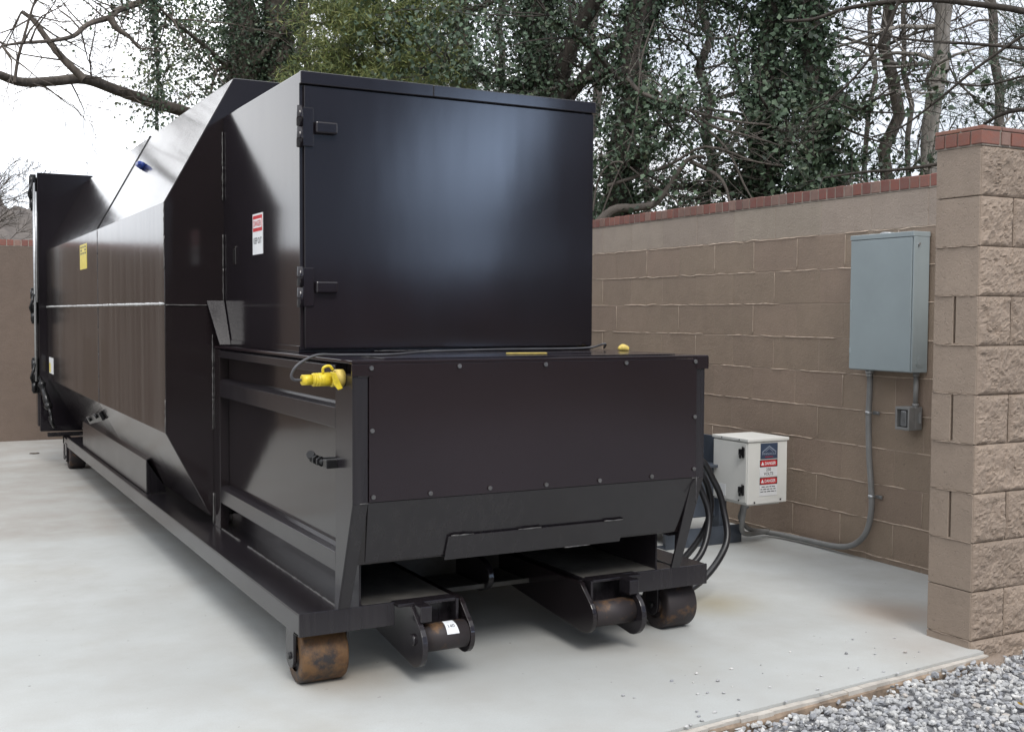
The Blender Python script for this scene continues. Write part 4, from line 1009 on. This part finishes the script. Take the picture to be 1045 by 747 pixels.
# its long bare limbs reaching left across the sky
rg = random.Random(5); lb_ = []
def limb_px(pts, d0, d1, r0, r1, lv=0, jit=.03):
    P = [at(x, y, d0+(d1-d0)*i/(len(pts)-1)) for i, (x, y) in enumerate(pts)]; P = smoothpath(P, 4)
    return (P, [r0+(r1-r0)*i/(len(P)-1) for i in range(len(P))], lv)
la = limb_px([(262, 150), (225, 128), (190, 115), (150, 103), (118, 92), (86, 81), (55, 83), (22, 84), (0, 77), (-22, 68)], 19, 15.5, .10, .05)
lc = limb_px([(86, 81), (66, 62), (48, 40), (35, 22), (22, 12)], 16, 16, .055, .025)
ld = limb_px([(215, -60), (180, -25), (148, 0), (122, 10), (112, 18), (90, 25), (75, 37), (52, 42), (24, 44), (2, 47)], 18, 15, .06, .014)
le = limb_px([(112, 18), (120, 30), (132, 38), (142, 50)], 16.5, 16.5, .055, .015)
lf = limb_px([(15, 84), (18, 62), (24, 40), (32, 12), (36, 0)], 15.8, 15.6, .022, .012)
lg_ = limb_px([(245, 85), (225, 62), (200, 40), (175, 20), (160, 5)], 19, 17, .05, .015)
lh = limb_px([(252, 60), (222, 72), (215, 95), (205, 110)], 19, 18, .035, .01)
lb_ = [la, lc, ld, le, lf, lg_, lh]
for src, n_k, rr_, ll in ((la, 16, .014, 1.1), (lc, 9, .014, 1.1), (ld, 22, .014, 1.0), (le, 6, .012, .6), (lf, 8, .010, .7), (lg_, 12, .014, 1.1), (lh, 8, .01, .7)):
    P = src[0]
    for k in range(n_k):
        i = rg.randint(3, len(P)-1); dr = Vector((rg.gauss(0, 1), rg.gauss(0, 1), rg.gauss(.1, .9))).normalized()
        grow(lb_, P[i], dr, ll*rg.uniform(.5, 1.3), rr_, 2, rg, 4, .8, -.01, .2, (2, 4), .6, .0035)
polys_build(lb_, 'bare_limbs', 'bark', T1)
cc_ = [p for q_ in (lg_, lh) for p in q_[0]]+[p for p in ld[0][:14]]+[at(rg.uniform(178, 240), rg.uniform(-10, 62), 18.5) for _ in range(34)]
leafmesh('leaf_sprays', np.array(clumps(cc_, rg, 46, .62)), .034, IVY, 'ivy', T1, 66, .95, .4, IVYW)
# hanging vine strand
rgv = random.Random(9); vp = limb_px([(158, -20), (156, 20), (159, 50), (162, 80), (160, 110), (161, 135)], 17, 17, .014, .006); 
P = ivy_on([vp], rgv, 230, .15, .001); V1 = empty('hanging_vine', vp[0][-1], 'thin leafy vine strand hanging down from the bare limb against the sky', 'vine')
polys_build([vp], 'vine_stem', 'twig', V1)
Pd = [tuple(c) for c in clumps([p for p in vp[0]], rgv, 18, .35, (1, 1, .8))]
leafmesh('vine_leaves', np.concatenate([P, np.array(Pd)]), .034, IVY, 'ivy', V1, 4, .95, .6, IVYW)
# (2) leafy mass over the cabinet, left
ivy_tree('leafy_tree', 'thin-stemmed leafy tree between the twin trunk and the pine shrub', 21, [(345, 352, .10, .07), (320, 312, .08, .06)], 21, 18, 1.9, 60, .2, .034, 190, .6, 120, 'twig', zlo=3.4, zhi=7)
ivy_tree('leafy_tree', 'pale olive leafy tree far behind the pine crown', 27, [(420, 424, .12, .09), (300, 306, .1, .08)], 22, 26, 2.6, 40, .2, .05, 260, .9, 150, 'twig', [(.15, .18, .09), (.11, .145, .07), (.19, .21, .12)], [.4, .4, .2], zlo=4, zhi=9.5, h=10.5)
ivy_tree('leafy_tree', 'pale green leafy tree far behind the gap right of the cabinet', 26, [(560, 560, .12, .09), (660, 655, .1, .08)], 23, 26, 2.6, 40, .2, .05, 50, .8, 90, 'twig', [(.07, .10, .055), (.055, .085, .045), (.10, .12, .07)], [.4, .4, .2], zlo=3.5, zhi=9.5, h=10.5)
# (3) yellow-green pine
def pine(name, label, px, d, seed, h, rad, cols, n_br, zlo=3, size=.045):
    rg = random.Random(seed); base = ground_at(px, d); root = empty(name, base, label, 'tree', 'trees beyond the block wall')
    tk = ([base+Vector((rg.gauss(0, .03), rg.gauss(0, .03), h*i/12)) for i in range(13)], [.14*(1-.8*i/12) for i in range(13)], 0)
    br = []; 
    for k in range(n_br):
        z = rg.uniform(zlo, h); an = rg.uniform(0, 2*PI); ln = rad*(1.15-.75*(z-zlo)/(h-zlo))*rg.uniform(.7, 1.2)
        grow(br, base+Vector((0, 0, z)), Vector((math.cos(an), math.sin(an), rg.uniform(-.05, .45))), ln, .022, 1, rg, 2, .6, .02, .1, (3, 5), .5)
    polys_build([tk], 'trunk', 'bark_dark', root); polys_build(br, 'branches', 'twig', root)
    # needle tufts: long thin blades fanned around twig ends
    P = []
    for pts, r_, lv in br:
        for p in pts[len(pts)//3:]:
            for k in range(44): P.append(tuple(p+Vector((rg.gauss(0, .10), rg.gauss(0, .10), rg.gauss(0, .07)))))
    leafmesh('needles', np.array(P), size, cols, 'needle', root, seed, 2.4, -.1, wid=.16)
    return root
pine('pine_tree', 'bright yellow-green pine crown just above the cabinet roof', 388, 17.5, 31, 6.1, 1.45, PINE, 80, 3.4, .030)
pine('pine_tree', 'small yellow-green pine tip beside the narrow dark trunk', 490, 19, 33, 4.9, .9, PINE, 26, 3.2, .028)
# (4) straight narrow trunk
ivy_tree('ivy_tree', 'straight narrow ivy-wrapped trunk behind the middle of the cabinet', 20, [(476, 468, .17, .14)], 41, 8, 1.2, 190, .10, .04, 26, .4, 70, 'bark', zlo=3.5, zhi=7.5)
# (5) big ivy trunk with a fork leaning right
T5, _, _ = ivy_tree('ivy_tree', 'broad ivy-smothered trunk with a bare fork leaning right behind the cabinet edge', 17, [(556, 549, .20, .18)], 51, 9, 1.7, 620, .40, .042, 90, .55, 120, 'bark_dark', zlo=3.5, zhi=7.5)
fk = [limb_px([(566, 110), (577, 62), (590, 30), (606, 5), (625, -25), (650, -70)], 17, 16.5, .14, .09), limb_px([(560, 110), (585, 92), (600, 72), (618, 52), (640, 40)], 17, 16.6, .10, .05)]
fk2 = []; rg = random.Random(8)
for s_p in fk:
    for k in range(8): grow(fk2, rg.choice(s_p[0][4:]), Vector((rg.gauss(.2, 1), rg.gauss(0, 1), rg.gauss(.2, .6))), .9, .02, 2, rg, 4, .8, 0, .18)
polys_build(fk+fk2, 'fork', 'bark_dark', T5)
# (6) leaning trunk right of the cabinet with loose ivy and bare vines
ivy_tree('ivy_tree', 'leaning ivy trunk tangled with bare vines just right of the cabinet', 15, [(622, 664, .19, .15)], 61, 14, 1.9, 420, .26, .038, 62, .5, 85, 'bark_dark', zlo=2.4, zhi=6.4)
T6 = C.objects[[o.name for o in C.objects if o.get('label', '').startswith('leaning ivy')][0]]
vn = []; rg = random.Random(12)
for (pts, r0, r1) in (([(612, 225), (625, 190), (642, 150), (650, 110), (655, 60), (668, 20)], .012, .01), ([(605, 215), (612, 180), (632, 165), (660, 185), (690, 205), (700, 225)], .014, .01), ([(600, 240), (625, 215), (650, 212), (672, 205), (700, 165), (718, 160)], .07, .02),
                      ([(640, 80), (655, 95), (690, 108), (720, 118), (755, 125), (790, 128)], .03, .012), ([(690, 100), (725, 128), (760, 138), (800, 150)], .022, .008), ([(620, 190), (680, 170), (720, 150), (770, 165), (800, 170)], .024, .008),
                      ([(668, 92), (700, 115), (740, 150), (760, 190), (775, 215)], .02, .01), ([(705, 165), (730, 178), (740, 190), (745, 208)], .03, .015)):
    s_p = limb_px(pts, 14.5, 14.2, r0, r1); vn.append(s_p)
    for k in range(7): grow(vn, rg.choice(s_p[0]), Vector((rg.gauss(0, 1), rg.gauss(0, 1), rg.gauss(0, .7))), .8, .008, 3, rg, 5, .8, 0, .2, (1, 3), .6, .003)
polys_build(vn, 'bare_vines', 'twig', T6)
# (7) the densest pair of ivy columns
ivy_tree('ivy_tree', 'dense dark green ivy column, left one of the pair above the wall', 15.5, [(775, 785, .16, .13)], 71, 14, 1.3, 560, .42, .044, 50, .5, 100, 'bark_dark', zlo=2.2, zhi=6.6)
ivy_tree('ivy_tree', 'dense dark green ivy column, right one of the pair above the wall', 15, [(835, 828, .16, .13)], 72, 14, 1.2, 560, .42, .044, 46, .5, 100, 'bark_dark', zlo=2.2, zhi=6.6)
ivy_tree('leafy_tree', 'thin leafy tree crossed by bare branches between the leaning trunk and the dense pair', 18, [(722, 716, .09, .06)], 73, 18, 1.8, 80, .2, .034, 60, .5, 75, 'twig', zlo=2.6, zhi=7)
ivy_tree('leafy_tree', 'dark leafy tree filling the gap right of the broad ivy trunk', 22, [(600, 606, .12, .08)], 74, 20, 2.0, 60, .25, .040, 80, .55, 90, 'twig', zlo=3, zhi=8)
ivy_tree('leafy_tree', 'leafy sapling right of the narrow straight trunk', 23, [(508, 512, .08, .06)], 75, 16, 1.5, 60, .2, .04, 120, .55, 90, 'twig', zlo=3.6, zhi=8)
# (8) bare trees at the right
ivy_tree('bare_tree', 'slim brown bare trunk rising behind the panel', 17, [(903, 912, .10, .075)], 81, 16, 1.9, 0, 0, .04, 10, .35, 30, 'bark', zlo=2.3, zhi=7, twiglv=2)
ivy_tree('bare_tree', 'pale grey bare trunk leaning right beside the pillar top', 16, [(942, 968, .125, .09)], 82, 12, 1.8, 0, 0, .04, 0, .4, 40, 'bark_pale', zlo=2.6, zhi=7)
ivy_tree('bare_tree', 'thin forked bare tree between the slim brown and pale trunks', 19, [(930, 925, .05, .035), (885, 893, .05, .03)], 83, 22, 1.7, 0, 0, .04, 8, .35, 30, 'twig', zlo=2.3, zhi=7.5)
ivy_tree('bare_tree', 'bare twiggy tree behind the pillar cap', 18, [(1030, 1010, .09, .05), (1075, 1085, .06, .04)], 84, 24, 1.9, 0, 0, .04, 0, .35, 30, 'twig', zlo=2.6, zhi=7.5)
rg = random.Random(14); RB = empty('bare_tree', ground_at(1180, 11), 'bare tree outside the frame whose long branches cross the upper right sky', 'tree'); bb_ = []
tkr = ([ground_at(1180, 11)+Vector((0, 0, 7*i/10)) for i in range(11)], [.16-.008*i for i in range(11)], 0); polys_build([tkr], 'trunk', 'bark', RB)
for (pts, r0) in (([(1180, 40), (1100, 30), (1045, 12), (1000, 5), (950, 0), (900, 3), (860, 10), (830, 20), (800, 22)], .035), ([(1180, 90), (1100, 60), (1045, 50), (990, 45), (940, 42), (900, 36), (860, 28)], .02), ([(1180, 120), (1100, 112), (1045, 112), (1020, 118), (1000, 130)], .03),
                   ([(1180, 20), (1080, 20), (1010, 60), (960, 100), (920, 130), (890, 140)], .018), ([(930, -30), (905, 30), (880, 70), (850, 100), (820, 118)], .016), ([(1180, 60), (1060, 75), (1000, 88), (950, 82), (900, 90)], .014), ([(1000, 160), (930, 172), (880, 176), (840, 182)], .02)):
    s_p = limb_px(pts, 11, 11.5, r0, r0*.4); bb_.append(s_p)
    for k in range(11): grow(bb_, rg.choice(s_p[0]), Vector((rg.gauss(-.2, 1), rg.gauss(0, 1), rg.gauss(-.1, .8))), .75, .006, 3, rg, 5, .8, -.02, .2, (1, 3), .6, .0022)
polys_build(bb_, 'branches', 'bark_dark', RB)
# evergreen sprig entering at the right edge
PR = pine('pine_tree', 'dark green drooping evergreen at the right edge behind the pillar', 1110, 13.5, 91, 4.3, 1.5, [(.03, .06, .03), (.045, .085, .045), (.02, .04, .025)], 34, 3.2, .022)
# low shrubs behind the wall filling the foot of the trees
for px, d, sd_, lb in ((650, 16, 1, 'low dark ivy thicket behind the wall near the cabinet'), (800, 16.5, 2, 'low dark ivy thicket behind the wall under the dense pair'), (560, 19, 4, 'low thicket hidden low behind the broad ivy trunk'), (330, 22, 5, 'distant thicket behind the hopper roof at the left'), (430, 23, 6, 'distant thicket behind the pine crown')):
    rg = random.Random(sd_); b0_ = ground_at(px, d); root = empty('thicket', b0_, lb, 'shrub', 'thickets beyond the wall'); br = []
    for k in range(16): grow(br, b0_+RT*rg.uniform(-1.3, 1.3), Vector((rg.gauss(0, .4), rg.gauss(0, .4), 1)), 2.6, .03, 1, rg, 2, .6, 0, .15)
    polys_build(br, 'stems', 'bark_dark', root)
    cc = [p for pts, r_, lv in br for p in pts[2:]]; rg.shuffle(cc)
    leafmesh('foliage', np.array(clumps(cc[:80], rg, 55, .5)), .05, IVY, 'ivy', root, sd_, .95, .3, IVYW)
# small fuzzy bare tree at the far left and the hillside
rg = random.Random(77); b0_ = ground_at(-12, 40); root = empty('bare_tree', b0_, 'small fuzzy bare tree at the far left above the back wall', 'tree'); br = []
br.append(([b0_+Vector((0, 0, 4.2*i/6)) for i in range(7)], [.16-.015*i for i in range(7)], 1))
for k in range(30): grow(br, b0_+Vector((0, 0, rg.uniform(2.6, 5.2))), Vector((rg.gauss(0, .9), rg.gauss(0, .9), rg.uniform(.3, 1.1))), 1.5, .03, 2, rg, 5, .6, .01, .13, (3, 5), .62, .006)
polys_build(br, 'branches', 'twig', root, (6, 5, 3, 3, 3))
hl = MB(); bm = hl.bm; gr = []
nx_, ny_ = 420, 34
for j in range(ny_+1):
    row = []
    for i in range(nx_+1):
        a_ = math.radians(-45+90*i/nx_); dist = 75+130*j/ny_
        hgt = (4+8.5*math.exp(-((a_-.03)/.16)**2)+2.0*noise.noise((a_*2.5, 3, 0))+1.0*noise.noise((a_*24, j*.7, 2))+1.3*abs(noise.noise((a_*130, j*1.7, 4)))+.8*noise.noise((a_*60, j, 9)))*min(1, (j/ny_)*2.4)
        row.append(bm.verts.new((dist*math.sin(a_), dist*math.cos(a_), -.2+hgt*(1.0+.25*noise.noise((a_*40, j, 5))*(j > 3)))))
    gr.append(row)
for j in range(ny_):
    for i in range(nx_): bm.faces.new((gr[j][i], gr[j][i+1], gr[j+1][i+1], gr[j+1][i])).smooth = True
hl.build('hills', 'hill', kind='structure')
# unseen building and evergreens added behind the camera for the glossy paint to mirror
M['shopbrick'] = simple('red_brown_brick', (.20, .09, .065), .9, 0, .2, 3)
M['roof'] = simple('dark_roof', (.05, .047, .047), .8)
sh = empty('unseen_building', (22, -42, 0), 'low red brick building added unseen behind the viewpoint for reflections', 'building')
t = MB(); t.box((2, -52, -.12), (46, -44, 3.2), .02); t.build('wall', 'shopbrick', sh); t = MB(); t.box((1.5, -52.5, 3.2), (46.5, -43.5, 3.6), .02); t.build('roof', 'roof', sh)
for i in range(7):
    t = MB(); t.box((5+i*6, -43.98, .9), (7.4+i*6, -43.9, 2.3), .01); t.build('window', 'blackmetal', sh)
def unseen_tree(x, y, h, r, seed, label):
    rg = random.Random(seed); b = Vector((x, y, -.12)); root = empty('unseen_evergreen', b, label, 'tree', 'unseen evergreens added for reflections')
    polys_build([([b+Vector((0, 0, h*.9*i/8)) for i in range(9)], [.3-.03*i for i in range(9)], 0)], 'trunk', 'bark_dark', root)
    P = []
    for k in range(260):
        z = rg.uniform(.12, 1); an = rg.uniform(0, 2*PI); q = rg.random()**.5*r*(1.1-z*.9); c = b+Vector((math.cos(an)*q, math.sin(an)*q, z*h))
        for j in range(36): P.append(tuple(c+Vector((rg.gauss(0, .35), rg.gauss(0, .35), rg.gauss(0, .3)))))
    leafmesh('crown', np.array(P), .16, IVY, 'ivy', root, seed, 1, .2, IVYW)
unseen_tree(1.3, -13.5, 8.5, 2.3, 201, 'tall dark evergreen added behind the viewpoint for reflections, nearest to it')
unseen_tree(4.1, -17.5, 7.0, 2.0, 202, 'medium dark evergreen added behind the viewpoint for reflections, second from it')
unseen_tree(17.5, -19, 9, 3.2, 203, 'wide dark evergreen added behind the viewpoint for reflections, to the right')
unseen_tree(-3.0, -15, 8, 2.6, 204, 'dark evergreen added behind the viewpoint for reflections, to the left')
# ------------------------------------------------------------------ world, sun, view
w = bpy.data.worlds.new('World'); scn.world = w; w.use_nodes = True; nt = w.node_tree
bg = nt.nodes['Background']; sky = N(nt, 'ShaderNodeTexSky', sky_type='NISHITA'); sky.sun_disc = False
SUN_EL, SUN_AZ = math.radians(48), math.radians(192)      # azimuth from +Y toward +X
sky.sun_elevation = SUN_EL; sky.sun_rotation = SUN_AZ
tc = N(nt, 'ShaderNodeTexCoord'); mp = N(nt, 'ShaderNodeMapping'); mp.inputs['Scale'].default_value = (1, 1, 2.6); L(nt, tc.outputs['Generated'], mp.inputs['Vector'])
cl1 = nz(nt, mp.outputs['Vector'], 2.2, 6, .55)
cloudc = ramp(nt, cl1, [(.3, (.62, .66, .74)), (.5, (.86, .88, .92)), (.68, (1.0, 1.0, 1.0))])
# bright and dark sky patches added for the paint to mirror, ahead and behind
def glow(d, lo, hi, amt):
    d = Vector(d).normalized(); vm = N(nt, 'ShaderNodeVectorMath', operation='DOT_PRODUCT'); nrm = N(nt, 'ShaderNodeVectorMath', operation='NORMALIZE')
    L(nt, tc.outputs['Generated'], nrm.inputs[0]); L(nt, nrm.outputs[0], vm.inputs[0]); vm.inputs[1].default_value = d
    r = N(nt, 'ShaderNodeMapRange', interpolation_type='SMOOTHSTEP'); r.inputs['From Min'].default_value = lo; r.inputs['From Max'].default_value = hi; r.inputs['To Min'].default_value = 0; r.inputs['To Max'].default_value = amt
    L(nt, vm.outputs['Value'], r.inputs['Value']); return r.outputs[0]
g1 = glow((-.05, 1, .24), .75, 1.0, .62); g2 = glow((.52, -.855, .085), .982, .9995, 4.6); g3_ = glow((.48, -.85, .30), .87, .975, -.64); gb = glow((.48, -.85, .22), .87, .975, 1.0); g0 = glow((0, 0, 1), .2, 1.0, .35)
def add(a, b):
    m_ = N(nt, 'ShaderNodeMath', operation='ADD')
    for s_, v_ in ((m_.inputs[0], a), (m_.inputs[1], b)):
        if isinstance(v_, (int, float)): s_.default_value = v_
        else: L(nt, v_, s_)
    return m_.outputs[0]
mpc = N(nt, 'ShaderNodeMapping'); mpc.inputs['Scale'].default_value = (1, 1, 3.2); L(nt, tc.outputs['Generated'], mpc.inputs['Vector'])
brk = ramp(nt, nz(nt, mpc.outputs['Vector'], 7.5, 4, .55), [(.36, g3(.15)), (.60, g3(1.25))])
g2m = N(nt, 'ShaderNodeMath', operation='MULTIPLY'); L(nt, g2, g2m.inputs[0]); L(nt, brk, g2m.inputs[1]); g2 = g2m.outputs[0]
amp = add(add(add(add(g1, g2), g0), g3_), .92)
cloudc = mix(nt, gb, cloudc, (.62, .80, 1.12))
vs_ = N(nt, 'ShaderNodeVectorMath', operation='SCALE'); L(nt, cloudc, vs_.inputs[0]); L(nt, amp, vs_.inputs['Scale'])
v10 = N(nt, 'ShaderNodeVectorMath', operation='SCALE'); L(nt, vs_.outputs[0], v10.inputs[0]); v10.inputs['Scale'].default_value = 8.0
cover = ramp(nt, cl1, [(.30, g3(.80)), (.5, g3(.97))])
mx = N(nt, 'ShaderNodeMix', data_type='RGBA'); L(nt, cover, mx.inputs[0]); L(nt, sky.outputs[0], mx.inputs[6]); L(nt, v10.outputs[0], mx.inputs[7])
L(nt, mx.outputs[2], bg.inputs['Color']); bg.inputs['Strength'].default_value = .1
sd_ = bpy.data.lights.new('sun', 'SUN'); sd_.energy = 1.1; sd_.angle = math.radians(22); sd_.color = (1, .965, .92)
so = bpy.data.objects.new('sun', sd_); C.objects.link(so)
sdir = Vector((math.sin(SUN_AZ)*math.cos(SUN_EL), math.cos(SUN_AZ)*math.cos(SUN_EL), math.sin(SUN_EL)))
so.rotation_euler = sdir.to_track_quat('Z', 'Y').to_euler(); so.location = sdir*30
scn.view_settings.view_transform = 'Standard'; scn.view_settings.look = 'None'; scn.view_settings.exposure = .98; scn.view_settings.gamma = 1; scn.view_settings.use_curve_mapping = False
scn.cycles.max_bounces = 6; scn.cycles.use_denoising = True
